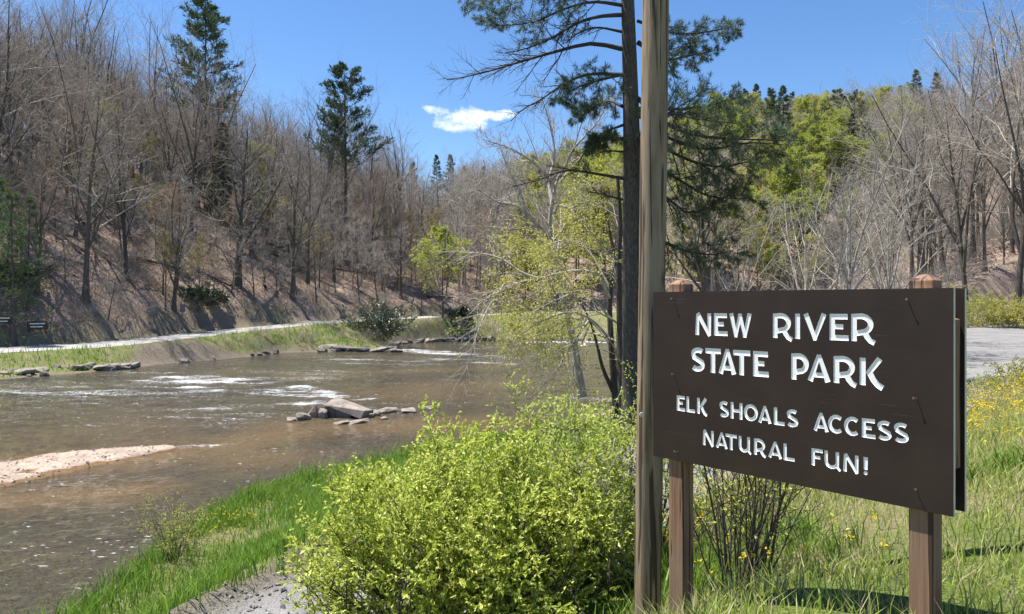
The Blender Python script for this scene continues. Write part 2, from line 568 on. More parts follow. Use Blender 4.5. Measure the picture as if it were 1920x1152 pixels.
# ------------------------------------------------------------------ terrain
WZ = -5.0
NB = [(-20, -60), (-12, -10), (-9, 4), (-7.6, 9), (-7.0, 11.9), (-7.2, 14.7), (-6.9, 19.4), (-5, 22.2), (1, 29), (5, 35.5), (8, 40), (12, 50), (18, 62), (30, 74), (60, 84), (140, 92), (400, 110)]
FB = [(-160, -60), (-100, 10), (-60, 33), (-45, 41.5), (-33.3, 48), (-30.4, 53), (-29.3, 56.8), (-28.6, 60), (-27, 62.5), (-24.4, 68.5), (-23.4, 73.5), (-17, 76), (-12.4, 78), (-13.6, 84), (-13.8, 89), (-9, 96), (-3, 101), (15, 99), (40, 104), (80, 112), (140, 118), (400, 140)]
RIVER = NB + FB[::-1]
# far road: x, y, z, hill height behind, slope
FR = np.array([(-150, -20, -3.4, 66, .80), (-75, 28, -3.5, 66, .80), (-55, 44, -3.6, 66, .80), (-46, 51, -3.6, 66, .80), (-39.5, 57, -3.6, 66, .80), (-34.8, 62, -3.5, 64, .80), (-31.5, 66, -3.2, 58, .80),
               (-29, 74.5, -2.85, 47, .82), (-22.3, 83, -2.2, 23, .8), (-15.5, 95, -2.0, 13, .55), (-7, 108, -1.8, 11, .42), (6, 115, -1.5, 18, .5), (25, 115, -1.2, 34, .62), (45, 117, -1.0, 56, .78), (80, 124, -.5, 80, .9), (140, 134, 0, 84, .9), (400, 160, 0, 66, .85)])
NR = np.array([(-1.95, 7.2, -3.22), (-.5, 9.2, -3.2), (1.5, 12.3, -3.1), (4.5, 15.0, -2.85), (8, 17.3, -2.4), (12, 20.5, -1.8), (17, 27, -1.35), (24, 36, -.95), (34, 44, -.3), (60, 52, 2.5)])
CP = np.array([(0, 0, -1.6), (-3, 0, -2.2), (3, 0, -1.4), (1.84, 3.3, -1.5), (.96, 4.35, -1.95), (.96, 5.2, -2.4), (-.4, 6, -2.85), (-1.5, 4, -2.75), (-4, 4, -3.6), (-2.9, 7.9, -3.22), (-3.6, 7.8, -3.32), (-2.5, 8.8, -3.22),
               (-5, 10.3, -3.9), (-4.85, 13.2, -4.1), (-4.9, 18.8, -4.5), (-.45, 10.3, -3.2), (-1, 13.8, -3.5), (0, 18, -4.1), (3.5, 12.5, -2.95), (2.8, 7.3, -1.95), (1.6, 4.2, -1.65), (3.4, 10.9, -2.6), (5.6, 8.7, -1.5), (8.3, 12.8, -1.55),
               (2.4, 3.65, -1.45), (5, 4, -1.15), (11, 17, -1.65), (17, 25, -1.3), (15.6, 25.3, -1.5), (19.4, 28, -1.2), (24, 36, -1.0), (20, 38, .2), (27, 45, 1.2), (14, 30, -1.2), (10, 24, -2.2), (3.5, 22, -4), (6, 30, -4.2),
               (5, 15, -3.0), (12, 38, -3.5), (20, 50, -1.5), (30, 60, 2), (45, 55, 6), (60, 60, 9), (50, 40, 5), (80, 70, 12), (60, 20, 4), (30, 15, 1), (30, 0, .5), (120, 40, 16), (-6, 6, -4.6), (-8, 0, -4.8), (15, 0, -.5),
               (-5, -10, -3), (20, -20, 0), (0, -20, -1.5), (120, 90, 10), (120, -20, 8)], float)


def _tps(r2):
    return np.where(r2 > 1e-12, r2 * np.log(np.maximum(r2, 1e-12)), 0) * 0.5


_n = len(CP)
_K = _tps((CP[:, None, 0] - CP[None, :, 0]) ** 2 + (CP[:, None, 1] - CP[None, :, 1]) ** 2) + np.eye(_n) * 0.15
_Pm = np.c_[np.ones(_n), CP[:, :2]]
_A = np.block([[_K, _Pm], [_Pm.T, np.zeros((3, 3))]])
_W = np.linalg.solve(_A, np.r_[CP[:, 2], 0, 0, 0])


def h_near(x, y):
    x = np.clip(x, -15, 125)
    y = np.clip(y, -22, 92)
    out = _W[_n] + _W[_n + 1] * x + _W[_n + 2] * y
    for i in range(_n):
        out = out + _W[i] * _tps((x - CP[i, 0]) ** 2 + (y - CP[i, 1]) ** 2)
    return out


def road_w(par):
    return np.interp(par, [0, 1, 2, 3, 5, 9], [1.25, 1.5, 1.7, 1.9, 2.5, 2.6])


def far_param(x, y):
    d, par, sg = pdist(x, y, FR)
    i = np.arange(len(FR))
    r = np.interp(par, i, FR[:, 2])
    u = np.linspace(0, len(FR) - 1, 110)
    sx, sy, sh, ss = (np.interp(u, i, FR[:, k]) for k in (0, 1, 3, 4))
    wt = ah = as_ = 0
    for k in range(len(u)):
        wk = ((d + 3) / (np.hypot(x - sx[k], y - sy[k]) + 3)) ** 7
        wt, ah, as_ = wt + wk, ah + wk * sh[k], as_ + wk * ss[k]
    return d, par, sg, r, ah / wt, as_ / wt


def H(x, y, info=False):
    x = np.asarray(x, float)
    y = np.asarray(y, float)
    dN, _, _ = pdist(x, y, NB)
    dF, _, _ = pdist(x, y, FB)
    riv = inside(x, y, RIVER)
    near = (dN < dF) & ~riv
    far = ~near & ~riv
    z = np.zeros(x.shape)
    z[riv] = (WZ - np.minimum(np.minimum(dN, dF) * 0.35, 0.9))[riv] - 0.02
    # near side
    hn = h_near(x, y) + 0.10 * vnoise(x, y, 1.7, 3) + 0.05 * vnoise(x, y, 0.6, 4)
    dR, pR, _ = pdist(x, y, NR)
    rz = np.interp(pR, np.arange(len(NR)), NR[:, 2])
    wr = road_w(pR)
    hn = hn + (rz - 0.05 - hn) * (1 - smooth((dR - wr) / 1.4))
    hn = hn + np.where((x < -.5) & (y < 13), 1, 0) * (.16 * np.exp(-((dR - wr - .35 - .5 * vnoise(x, y, 1.3, 61)) / .22) ** 2) * (.5 + 1.6 * vnoise(x, y, .35, 62)) + .05 * vnoise(x, y, .16, 63) * (dR < wr + .9) * (dR > wr - .3))
    k = smooth(dN / 4.5)
    hn = np.maximum(WZ + 0.02 + (hn - WZ) * k, WZ + 0.0 + np.minimum(dN * 0.25, 0.2))
    z[near] = hn[near]
    # far side
    dr, pr, sg, r, hm, sl = far_param(x, y)
    e = np.maximum(dr - np.interp(pr, [4, 6.5], [4.0, 2.7]), 0)
    hill = r + 1.1 * smooth(e / 1.3) + hm * (1 - np.exp(-sl * e / hm)) * smooth(e / 6 + 0.35)
    amp = np.clip(e / 30, 0, 1)
    hill = hill + amp * (3.2 * vnoise(x, y, 24, 5) + 1.6 * vnoise(x, y, 9, 6)) + 0.8 * np.clip(e / 4, 0, 1) * vnoise(x, y, 3.5, 8) + 0.3 * np.clip(e / 3, 0, 1) * vnoise(x, y, 1.6, 10)
    bt = smooth(dF / np.maximum(dF + e, 0.01) * 1.0)
    flat = np.interp(pr, [3, 4.6, 6], [0.45, 0.5, 1.0])
    bank = WZ + 0.05 + (r - WZ - 0.05) * np.where(bt < 1, np.maximum(bt, 0) ** (1 / flat), 1) + 0.12 * vnoise(x, y, 1.3, 9) * (e > 0.5)
    bank = np.where(dF < 0.4, np.minimum(bank, WZ + 0.35), bank)
    zf = np.where(sg > 0, hill, bank) - 0.06 * (e <= 0)
    z[far] = zf[far]
    if info:
        return z, dict(riv=riv, near=near, far=far, dN=dN, dF=dF, dR=dR, wr=wr, e=e, sg=sg, pr=pr, dr=dr)
    return z


def Hs(x, y):
    return float(H(np.array([x]), np.array([y]))[0])


def axis(segs):
    out = []
    for a, b, s in segs:
        out.append(np.arange(a, b, s))
    return np.unique(np.concatenate(out))


gx = axis([(-900, -180, 40), (-180, -70, 4), (-70, -12, 1.0), (-12, -6.5, 0.3), (-6.5, 3, 0.12), (3, 14, 0.3), (14, 50, 1.0), (50, 220, 3.5), (220, 900, 40)])
gy = axis([(-400, -30, 40), (-30, -2, 2), (-2, 5.5, 0.3), (5.5, 12.5, 0.12), (12.5, 26, 0.3), (26, 130, 1.0), (130, 330, 4), (330, 1200, 40)])
GX, GY = np.meshgrid(gx, gy, indexing='ij')
GZ, INF = H(GX, GY, True)
mb = MB()
nx, ny = len(gx), len(gy)
idx = np.arange(nx * ny).reshape(nx, ny)
mb.add(np.stack([GX, GY, GZ], -1), np.stack([idx[:-1, :-1], idx[1:, :-1], idx[1:, 1:], idx[:-1, 1:]], -1))
ground = mb.build('ground', M['ground'])
tag(ground, kind='structure')
# zone colours: grass, gravel, mud
nz = vnoise(GX, GY, 2.5, 11) + vnoise(GX, GY, 0.9, 12)
g = np.zeros(GX.shape)
g = np.where(INF['near'], np.clip(1.0 + nz * 0.6, 0, 1) * np.clip(1.45 - GY / 30, 0, 1), g)
fb = INF['far'] & (INF['sg'] < 0)
g = np.where(fb, np.clip(np.interp(INF['pr'], [0, 8, 9, 10], [1, 0.9, 0.7, 0.75]) + nz * 0.5, 0, 1), g)
g = np.where(INF['far'] & (INF['sg'] > 0), np.clip(0.42 - INF['e'] / 4 + nz * 0.6, 0, 0.7), g)
gr = np.where(INF['near'], 1 - smooth((INF['dR'] - INF['wr'] + 0.2 + nz * 0.5) / 0.9), 0)
sd = np.where(INF['riv'], 1.0, 0)
sd = np.where(INF['near'], 1 - smooth((INF['dN'] - 0.1) / 0.6), sd)
sd = np.where(INF['far'], 1 - smooth((INF['dF'] - np.interp(INF['pr'], [4.9, 5.3, 6.0, 6.5], [.3, 2.2, 2.0, .3])) / 1.0), sd)
mudband = INF['near'] * np.exp(-((INF['dR'] - INF['wr'] - 0.35) / 0.35) ** 2) * (GX < -1.0) * 0.9
sd = np.maximum(sd, mudband)
sd = np.maximum(sd, np.where(INF['far'] & (INF['sg'] > 0), 0.8 * np.exp(-((INF['e'] - 0.7) / 0.6) ** 2) * (INF['pr'] > 6.2), 0))
ca = ground.data.color_attributes.new('zone', 'FLOAT_COLOR', 'POINT')
ca.data.foreach_set('color', np.stack([g, gr, sd, np.ones_like(g)], -1).astype(np.float32).ravel())


def strip(name, line, width_f, mat_, lift, n_cross=8, step=0.6):
    line = np.asarray(line, float)
    s = np.concatenate([[0], np.cumsum(np.hypot(*np.diff(line[:, :2], axis=0).T))])
    cx_ = np.arange(0, s[-1], step)
    pts = np.stack([np.interp(cx_, s, line[:, k]) for k in range(2)], -1)
    ker = np.ones(9) / 9
    for k in range(2):
        pts[4:-4, k] = np.convolve(pts[:, k], ker, 'valid')
    par = np.interp(cx_, s, np.arange(len(line)))
    t = norm(np.gradient(pts, axis=0))
    nrm = np.stack([t[:, 1], -t[:, 0]], -1)
    off = np.linspace(-1, 1, n_cross)
    wv = width_f(par)
    wl = wv + 0.7 * vnoise(cx_, cx_ * 0, 1.5, 21) + 0.5 * vnoise(cx_, cx_ * 0, 0.6, 22)
    wr_ = wv + 0.5 * vnoise(cx_, cx_ * 0, 1.5, 23) + 0.3 * vnoise(cx_, cx_ * 0, 0.7, 24)
    o = np.where(off[None] < 0, off[None] * wl[:, None], off[None] * wr_[:, None])
    xy = pts[:, None] + nrm[:, None] * o[..., None]
    edge = np.minimum(cx_, s[-1] - cx_)[:, None]
    z = H(xy[..., 0], xy[..., 1]) + lift * (1 - 1.35 * np.abs(off[None]) ** 4) - (lift + .03) * np.clip(1 - edge / 1.2, 0, 1)
    m2 = MB()
    a, b = z.shape
    ii = np.arange(a * b).reshape(a, b)
    m2.add(np.concatenate([xy, z[..., None]], -1), np.stack([ii[:-1, :-1], ii[1:, :-1], ii[1:, 1:], ii[:-1, 1:]], -1))
    o = m2.build(name, mat_)
    return tag(o, kind='structure')


strip('gravel_road', NR, lambda p: road_w(p) - 0.1, M['gravel'], 0.05, 16, 0.25)
strip('river_road', FR[1:16], lambda p: np.interp(p, [3, 5.5], [3.9, 2.5]), M['road_far'], 0.10, 8, 0.8)

# sandbar
bx, by = np.meshgrid(np.arange(-26, -9, 0.12), np.arange(17, 29, 0.12), indexing='ij')
bar = [(-25.5, 17.9), (-14.9, 21.8), (-13.2, 24.3), (-12.1, 25.2)]
bd, bp, _ = pdist(bx, by, bar)
bw = np.interp(bp, [0, 1, 2, 3], [2.9, 2.3, 1.3, .55])
bd = bd + .8 * vnoise(bx, by, 1.6, 33)
bz = WZ - 0.35 + 0.44 * smooth(1.25 - bd / bw / 1.6) + 0.06 * vnoise(bx, by, 0.8, 31) + 0.06 * vnoise(bx, by, 0.3, 32)
mb = MB()
ii = np.arange(bx.size).reshape(bx.shape)
mb.add(np.stack([bx, by, bz], -1), np.stack([ii[:-1, :-1], ii[1:, :-1], ii[1:, 1:], ii[:-1, 1:]], -1))
tag(mb.build('sandbar', M['sand']), kind='structure')

# water
wx = axis([(-140, -40, 1.5), (-40, -19, 0.25), (-19, 4, 0.11), (4, 24, 0.25), (24, 300, 3)])
wy = axis([(-50, 6, 1.5), (6, 34, 0.11), (34, 104, 0.22), (104, 130, 1.5)])
WX, WY = np.meshgrid(wx, wy, indexing='ij')


def lines_mask(lines):
    m_ = np.zeros(WX.shape)
    for (ax_, ay_, bx_, by_, wd_, st) in lines:
        a = 5 * F / (ay_ - HY)
        b = 5 * F / (by_ - HY)
        pa, pb = PX(ax_, ay_, a), PX(bx_, by_, b)
        d, _, _ = pdist(WX, WY, [pa[:2], pb[:2]])
        m_ = np.maximum(m_, st * np.exp(-(d / wd_) ** 2))
    return m_


RAP = lines_mask([(0, 740, 640, 770, 6, .34), (100, 705, 700, 690, 8, .30), (650, 690, 900, 665, 6, .34), (0, 800, 420, 790, 3, .34), (300, 712, 560, 712, 2.6, .95), (560, 712, 400, 716, 1.2, 1.0), (200, 722, 520, 730, 2.2, .62), (350, 727, 560, 735, 1.1, .95), (480, 738, 628, 743, .9, 1.0), (560, 725, 628, 743, .8, 1.0), (640, 752, 692, 749, .55, 1.0), (400, 764, 600, 755, 1.2, .7),
                  (50, 760, 400, 775, 3.5, .42), (0, 730, 300, 740, 5, .5), (620, 672, 700, 680, 4, .5), (745, 656, 860, 664, 2.5, .95), (760, 680, 920, 672, 5, .55), (870, 678, 960, 682, 1.2, .75), (470, 690, 640, 700, 5, .42),
                  (230, 697, 300, 700, 1.0, .8), (1000, 642, 1140, 642, 2.5, .9), (330, 838, 420, 832, .45, .75), (400, 790, 560, 775, 2, .40), (1050, 745, 1150, 750, .7, .5)])
RAP = np.minimum(RAP, .85) * (0.72 + 0.9 * vnoise(WX * 0.6 + WY * 0.2, WY * 1.5, 1.6, 41))
SHO = lines_mask([(0, 870, 300, 850, 2.2, .9), (300, 855, 560, 810, 2.0, .8), (560, 800, 900, 795, 2.5, .75), (300, 830, 480, 860, 2, .6), (0, 940, 250, 920, 1.2, .8), (740, 740, 900, 720, 4, .5), (560, 705, 900, 690, 2, .45), (0, 830, 240, 810, 3, .4)])
WU, WV = WX * .95 - WY * .31, WX * .31 + WY * .95
rip = 0.045 * vnoise(WU, WV * 1.7, .62, 46) + 0.03 * vnoise(WU, WV * 1.6, .33, 47) + 0.05 * vnoise(WX + 0.5 * WY, WY - .3 * WX, 0.9, 42) + 0.025 * vnoise(WX, WY, 0.45, 43)
WZg = WZ + rip * (0.45 + 1.2 * RAP) + 0.10 * RAP * np.maximum(vnoise(WX, WY * 1.6, 1.3, 44), -0.1)
mb = MB()
ii = np.arange(WX.size).reshape(WX.shape)
qq = np.stack([ii[:-1, :-1], ii[1:, :-1], ii[1:, 1:], ii[:-1, 1:]], -1).reshape(-1, 4)
cxm, cym = 0.5 * (WX[:-1, :-1] + WX[1:, 1:]).ravel(), 0.5 * (WY[:-1, :-1] + WY[1:, 1:]).ravel()
keep = inside(cxm, cym, RIVER) | (np.minimum(pdist(cxm, cym, NB)[0], pdist(cxm, cym, FB)[0]) < 2.5)
mb.add(np.stack([WX, WY, WZg], -1), qq[keep])


def mat_water():
    m_, t = newmat('river_water')
    co = t.n('ShaderNodeTexCoord').outputs['Object']
    at = t.n('ShaderNodeAttribute', attribute_name='flow')
    sp = t.n('ShaderNodeSeparateColor', {0: at.outputs['Color']})
    v = t.mapping(co, (0.7, 1.6, 1), (0, 0, rad(-18)))
    n0 = t.noise(v, 1.1, 4, 0.6, 0.4)
    n1_ = t.noise(v, 4.0, 4, 0.6, 0.3)
    n2 = t.noise(v, 13.0, 3, 0.6)
    big = t.noise(t.mapping(co, (0.05, 0.16, 1), (0, 0, rad(-18))), 1.0, 4)
    base = t.mix(t.ramp(big, [(0.35, 0.0), (0.65, 1.0)]), (0.074, 0.066, 0.045), (0.118, 0.096, 0.058))
    base = t.mix(sp.outputs[1], base, (0.225, 0.152, 0.074))
    # foam where the river breaks, and sun glints painted as white flecks
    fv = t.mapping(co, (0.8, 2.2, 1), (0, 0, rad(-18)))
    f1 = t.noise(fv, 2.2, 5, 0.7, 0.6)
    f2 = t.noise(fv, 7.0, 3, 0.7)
    fn = t.math('ADD', t.math('MULTIPLY', f1, 0.45), t.math('MULTIPLY', f2, 0.55))
    fm = t.math('ADD', fn, t.math('MULTIPLY', sp.outputs[0], 0.35))
    fm = t.ramp(fm, [(0.63, 0.0), (0.79, 1.0)])
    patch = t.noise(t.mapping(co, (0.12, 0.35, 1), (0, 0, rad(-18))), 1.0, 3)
    glint = t.math('ADD', t.noise(fv, 4.2, 2, 0.6), t.math('MULTIPLY', t.math('SUBTRACT', patch, 0.5), 0.35))
    glint = t.ramp(glint, [(0.715, 0.0), (0.755, 0.85)])
    fm = t.math('MAXIMUM', fm, glint)
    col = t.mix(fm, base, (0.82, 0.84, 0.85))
    rgh = t.math('ADD', 0.035, t.math('MULTIPLY', fm, 0.6))
    hh = t.math('ADD', t.math('MULTIPLY', n0, 0.9), t.math('ADD', t.math('MULTIPLY', n1_, 0.75), t.math('MULTIPLY', n2, 0.25)))
    b = t.n('ShaderNodeBump', {'Strength': 1.0, 'Distance': 0.45, 'Height': hh})
    p = t.n('ShaderNodeBsdfPrincipled', {'Base Color': col, 'Roughness': rgh, 'Normal': b.outputs[0], 'IOR': 1.45})
    finish(t, p.outputs[0])
    return m_


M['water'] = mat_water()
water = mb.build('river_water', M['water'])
tag(water, kind='structure')
ca = water.data.color_attributes.new('flow', 'FLOAT_COLOR', 'POINT')
ca.data.foreach_set('color', np.stack([np.clip(RAP * (.8 + .9 * vnoise(WX * .7, WY * 2.2, .8, 45)), 0, 1), np.clip(SHO, 0, 1), RAP * 0, RAP * 0 + 1], -1).astype(np.float32).ravel())

# ------------------------------------------------------------------ park sign
dL, dR_ = F / 307.0, F / 430.0
TL = PX(1225, 548, dL)
TR = PX(1788, 540, dR_)
TR[2] = TL[2]
SW = float(np.linalg.norm((TR - TL)[:2]))
SU = (TR - TL) / SW
SB = np.array([-SU[1], SU[0], 0.0])                 # away from the camera
TOP = float(TL[2])
base_xy = TL + SU * SW / 2
SIGN_Z = Hs(base_xy[0], base_xy[1])
sign = empty('park_sign', (base_xy[0], base_xy[1], SIGN_Z), math.atan2(SU[1], SU[0]))
tag(sign, 'large brown wooden sign with white engraved capitals on two square posts', 'sign')
ZT = TOP - SIGN_Z                                   # local height of the panel's top edge


def on_sign(px, py, depth=0.0):
    """photo pixel -> local (x, z) on the sign's plane"""
    o = TL + SB * depth
    r = np.array([(px - CX) / F, 1.0, (HY - py) / F])
    k = o.dot(SB) / r.dot(SB)
    p = r * k
    return float((p - TL).dot(SU)) - SW / 2, float(p[2]) - SIGN_Z


def strokes_of(ch, w_, h_, t):
    """stroke list: (points, thickness[, thickness at the end])"""
    def arc(cx_, cy_, rx, ry, a0, a1, n=12):
        return [(cx_ + rx * math.cos(rad(a0 + (a1 - a0) * i / n)), cy_ + ry * math.sin(rad(a0 + (a1 - a0) * i / n))) for i in range(n + 1)]
    q = t / 2
    st = ([(q, 0), (q, h_)], t)
    if ch == 'N':
        return [([(q, 0), (q * 1.25, h_ * .98)], t, t * .8), ([(t * .62, h_ * 1.0), (w_ - t * .35, -h_ * .03)], t, t * .8), ([(w_ - q, -h_ * .01), (w_ - q, h_)], t * .9, t)]
    if ch == 'E':
        return [st, ([(q, h_ - q), (w_ * .95, h_ - q)], t), ([(q, h_ * .52), (w_ * .72, h_ * .52)], t * .9), ([(q, q), (w_, q)], t)]
    if ch == 'F':
        return [st, ([(q, h_ - q), (w_, h_ - q)], t), ([(q, h_ * .50), (w_ * .78, h_ * .50)], t * .9)]
    if ch == 'L':
        return [st, ([(q, q), (w_, q)], t)]
    if ch == 'T':
        return [([(w_ / 2, 0), (w_ / 2, h_)], t), ([(0, h_ - q), (w_, h_ - q)], t)]
    if ch == 'I':
        return [([(w_ / 2, 0), (w_ / 2, h_)], min(t, w_))]
    if ch == 'H':
        return [st, ([(w_ - q, 0), (w_ - q, h_)], t), ([(q, h_ * .5), (w_ - q, h_ * .5)], t * .9)]
    if ch == 'V':
        return [([(q, h_), (w_ / 2 + q * .25, -h_ * .02)], t, t * .75), ([(w_ - q, h_), (w_ / 2 - q * .25, -h_ * .02)], t, t * .75)]
    if ch == 'W':
        return [([(q, h_), (w_ * .31, -h_ * .03)], t, t * .75), ([(w_ * .50, h_ * .98), (w_ * .29, -h_ * .03)], t * .9, t * .75),
                ([(w_ * .47, h_ * .98), (w_ * .71, -h_ * .03)], t * .9, t * .75), ([(w_ - q, h_), (w_ * .69, -h_ * .03)], t, t * .75)]
    if ch == 'A':
        return [([(q, 0), (w_ / 2, h_)], t, t * .7), ([(w_ - q, 0), (w_ / 2, h_)], t, t * .7), ([(w_ * .22, h_ * .24), (w_ * .78, h_ * .24)], t * .85)]
    if ch in 'PR':
        ry = h_ * .30
        bowl = [(q * .6, h_ - q), (w_ * .40, h_ - q * .8)] + arc(w_ * .40, h_ - q * .8 - ry, w_ * .5 - q * .6, ry, 80, -60, 14) + [(w_ * .40, h_ * .30 + q * .2), (t * .7, h_ * .26 + q * .2)]
        out = [st, (bowl, t)]
        if ch == 'R':
            out.append(([(w_ * .55, h_ * .38), (w_ * .68, h_ * .17), (w_ * .82, h_ * .03), (w_ * 1.0, -h_ * .05)], t, t * .9))
        return out
    if ch == 'K':
        return [st, ([(w_ - q * .9, h_ * 1.0), (w_ * .36, h_ * .42)], t, t * .9), ([(w_ * .40, h_ * .52), (w_ * .60, h_ * .22), (w_ * .78, h_ * .05), (w_ * 1.0, -h_ * .06)], t, t)]
    if ch == 'S':
        p = arc(w_ * .52, h_ * .735, w_ * .52 - q, h_ * .265 - q, 38, 180, 9) + [(w_ * .2, h_ * .60), (w_ * .5, h_ * .50), (w_ * .82, h_ * .39)] + arc(w_ * .48, h_ * .265, w_ * .52 - q, h_ * .265 - q, 10, -150, 10)
        return [(p, t)]
    if ch == 'C':
        return [(arc(w_ * .55, h_ * .5, w_ * .55 - q, h_ * .5 - q, 48, 312, 18), t)]
    if ch == 'O':
        return [(arc(w_ * .5, h_ * .5, w_ * .5 - q, h_ * .5 - q, 90, 452, 28), t)]
    if ch == 'U':
        r_ = w_ * .44 - q
        return [([(q, h_)] + [(q, h_ * .38)] + arc(q + r_, h_ * .38, r_, h_ * .38 - q, 190, 350, 10) + [(w_ * .88 - q, h_ * .40)], t), ([(w_ * .88 - q, h_), (w_ * .88 - q, h_ * .12), (w_ * .97, -h_ * .04)], t, t * .8)]
    if ch == '!':
        return [([(w_ / 2, h_ * .30), (w_ / 2, h_)], w_ * .8, w_), (arc(w_ / 2, h_ * .11, w_ * .22, w_ * .22, 0, 364, 12), w_ * .46)]
    return []


def stroke_solid(pts, t0_, t1_, y0, y1):
    pts = np.asarray(pts, float)
    T = np.empty_like(pts)
    T[1:-1] = pts[2:] - pts[:-2]
    T[0], T[-1] = pts[1] - pts[0], pts[-1] - pts[-2]
    T = norm(T)
    Nn = np.stack([-T[:, 1], T[:, 0]], -1)
    hw = np.linspace(t0_, t1_, len(pts))[:, None] / 2
    a, b = pts + Nn * hw, pts - Nn * hw
    K = len(pts)
    V = []
    for k in range(K):
        V += [(a[k][0], y0, a[k][1]), (b[k][0], y0, b[k][1]), (b[k][0], y1, b[k][1]), (a[k][0], y1, a[k][1])]
    Q = []
    for k in range(K - 1):
        for i in range(4):
            j = (i + 1) % 4
            Q.append((k * 4 + i, k * 4 + 4 + i, k * 4 + 4 + j, k * 4 + j))
    Q.append((0, 1, 2, 3))
    Q.append((K * 4 - 1, K * 4 - 2, K * 4 - 3, K * 4 - 4))
    return V, Q


LINES = [
    ("NEW RIVER", [(1303.8, 1333.3), (1338.7, 1364.2), (1367, 1409.5), (1449.2, 1484.8), (1489.8, 1501), (1506, 1550), (1555.6, 1591), (1596, 1640)], (1304, 587.5, 628), (1620, 589, 640.5), .186),
    ("STATE PARK", [(1295.8, 1321.3), (1322.5, 1351.3), (1347, 1380.5), (1374.5, 1406.7), (1412, 1441.3), (1483.6, 1518), (1514, 1557.5), (1563, 1605), (1612, 1655)], (1296, 651, 696), (1630, 671.8, 723.3), .195),
    ("ELK SHOALS ACCESS", [(1269, 1284.5), (1287, 1303), (1307, 1325.6), (1349, 1366.6), (1370, 1392), (1394.7, 1421), (1421.7, 1446.6), (1451, 1471), (1475, 1496.7), (1525, 1554), (1552.5, 1581.5), (1582.5, 1612), (1616, 1641.5), (1645, 1671.7), (1676, 1704)], (1269, 741.4, 769.7), (1690, 793.0, 830.6), .185),
    ("NATURAL FUN!", [(1317.7, 1338), (1342, 1364.5), (1360.6, 1381.4), (1385, 1409), (1413.8, 1435.6), (1440.3, 1466.6), (1469.2, 1490), (1521.7, 1542.5), (1546, 1577), (1581, 1609.6), (1619, 1627.3)], (1318, 805.6, 834), (1623, 857.5, 891), .18),
]
DEPTH = 0.0034
cut = MB()
si = 0
for text, boxes, (xa, ta, ba), (xb, tb, bb), tk in LINES:
    chars = [c for c in text if c != ' ']
    for c, (x0, x1) in zip(chars, boxes):
        def yy(x, a, b):
            return a + (b - a) * (x - xa) / (xb - xa)
        X0, Zt = on_sign(x0, yy(x0, ta, tb))
        X1, Zb = on_sign(x1, yy(x1, ba, bb))
        _, Zb0 = on_sign(x0, yy(x0, ba, bb))
        _, Zt1 = on_sign(x1, yy(x1, ta, tb))
        zt, zb = (Zt + Zt1) / 2, (Zb + Zb0) / 2
        h_ = zt - zb
        for stx in strokes_of(c, X1 - X0, h_, tk * 1.1 * h_):
            pts, t0_ = stx[0], stx[1]
            t1_ = stx[2] if len(stx) > 2 else t0_
            si += 1
            V, Q = stroke_solid([(X0 + p[0], zb + p[1]) for p in pts], t0_, t1_, -0.01, DEPTH + 0.00004 * (si % 7))
            cut.add(V, Q)
cutter = cut.build('letter_cutter', M['white'], None, False)
bm_ = bmesh.new()
bm_.from_mesh(cutter.data)
bmesh.ops.recalc_face_normals(bm_, faces=bm_.faces)
bm_.to_mesh(cutter.data)
bm_.free()
pm = MB().box((0, 0.010, ZT - 0.5), (SW, 0.020, 1.0)).mesh('panel', M['panel'], False)
pm.materials.append(M['white'])
pm.materials.append(M['edge'])
tmp = link(bpy.data.objects.new('panel_tmp', pm))
bo = tmp.modifiers.new('cut', 'BOOLEAN')
bo.object = cutter
bo.operation = 'DIFFERENCE'
bo.solver = 'EXACT'
bo.use_self = True
bo.material_mode = 'TRANSFER'
dg = bpy.context.evaluated_depsgraph_get()
res = bpy.data.meshes.new_from_object(tmp.evaluated_get(dg))
bpy.data.objects.remove(tmp)
bpy.data.objects.remove(cutter)
mats = [m_.name for m_ in res.materials]


def split(res, pred, name, mat_):
    b = bmesh.new()
    b.from_mesh(res)
    kill = [f for f in b.faces if not pred(f)]
    bmesh.ops.delete(b, geom=kill, context='FACES')
    me = bpy.data.meshes.new(name)
    b.to_mesh(me)
    b.free()
    me.materials.clear()
    for m_ in (mat_ if isinstance(mat_, list) else [mat_]):
        me.materials.append(m_)
    return me


wi = mats.index('white_paint') if 'white_paint' in mats else 1
pan = split(res, lambda f: f.material_index != wi, 'panel', [M['panel'], M['edge']])
for p in pan.polygons:
    nrm = p.normal
    p.material_index = 1 if (abs(nrm.x) > 0.9 or abs(nrm.z) > 0.9) and (abs(p.center.x) > SW / 2 - 1e-4 or p.center.z > ZT - 1e-4 or p.center.z < ZT - 1 + 1e-4) else 0
o = link(bpy.data.objects.new('panel', pan), sign)
for (text, boxes, (xa, ta, ba), (xb, tb, bb), tk) in LINES:
    _, z1 = on_sign((xa + xb) / 2, (ta + tb) / 2)
    _, z0 = on_sign((xa + xb) / 2, (ba + bb) / 2)
    i0 = 0
    for word in text.split():
        bx_ = boxes[i0:i0 + len(word)]
        i0 += len(word)
        ua = on_sign(bx_[0][0], (ta + ba) / 2)[0] - 0.02
        ub = on_sign(bx_[-1][1], (tb + bb) / 2)[0] + 0.02
        me = split(res, lambda f: f.material_index == wi and z0 - 0.03 < f.calc_center_median().z < z1 + 0.03 and ua < f.calc_center_median().x < ub, 'lettering', M['white'])
        link(bpy.data.objects.new('lettering', me), sign)
POST = 0.104


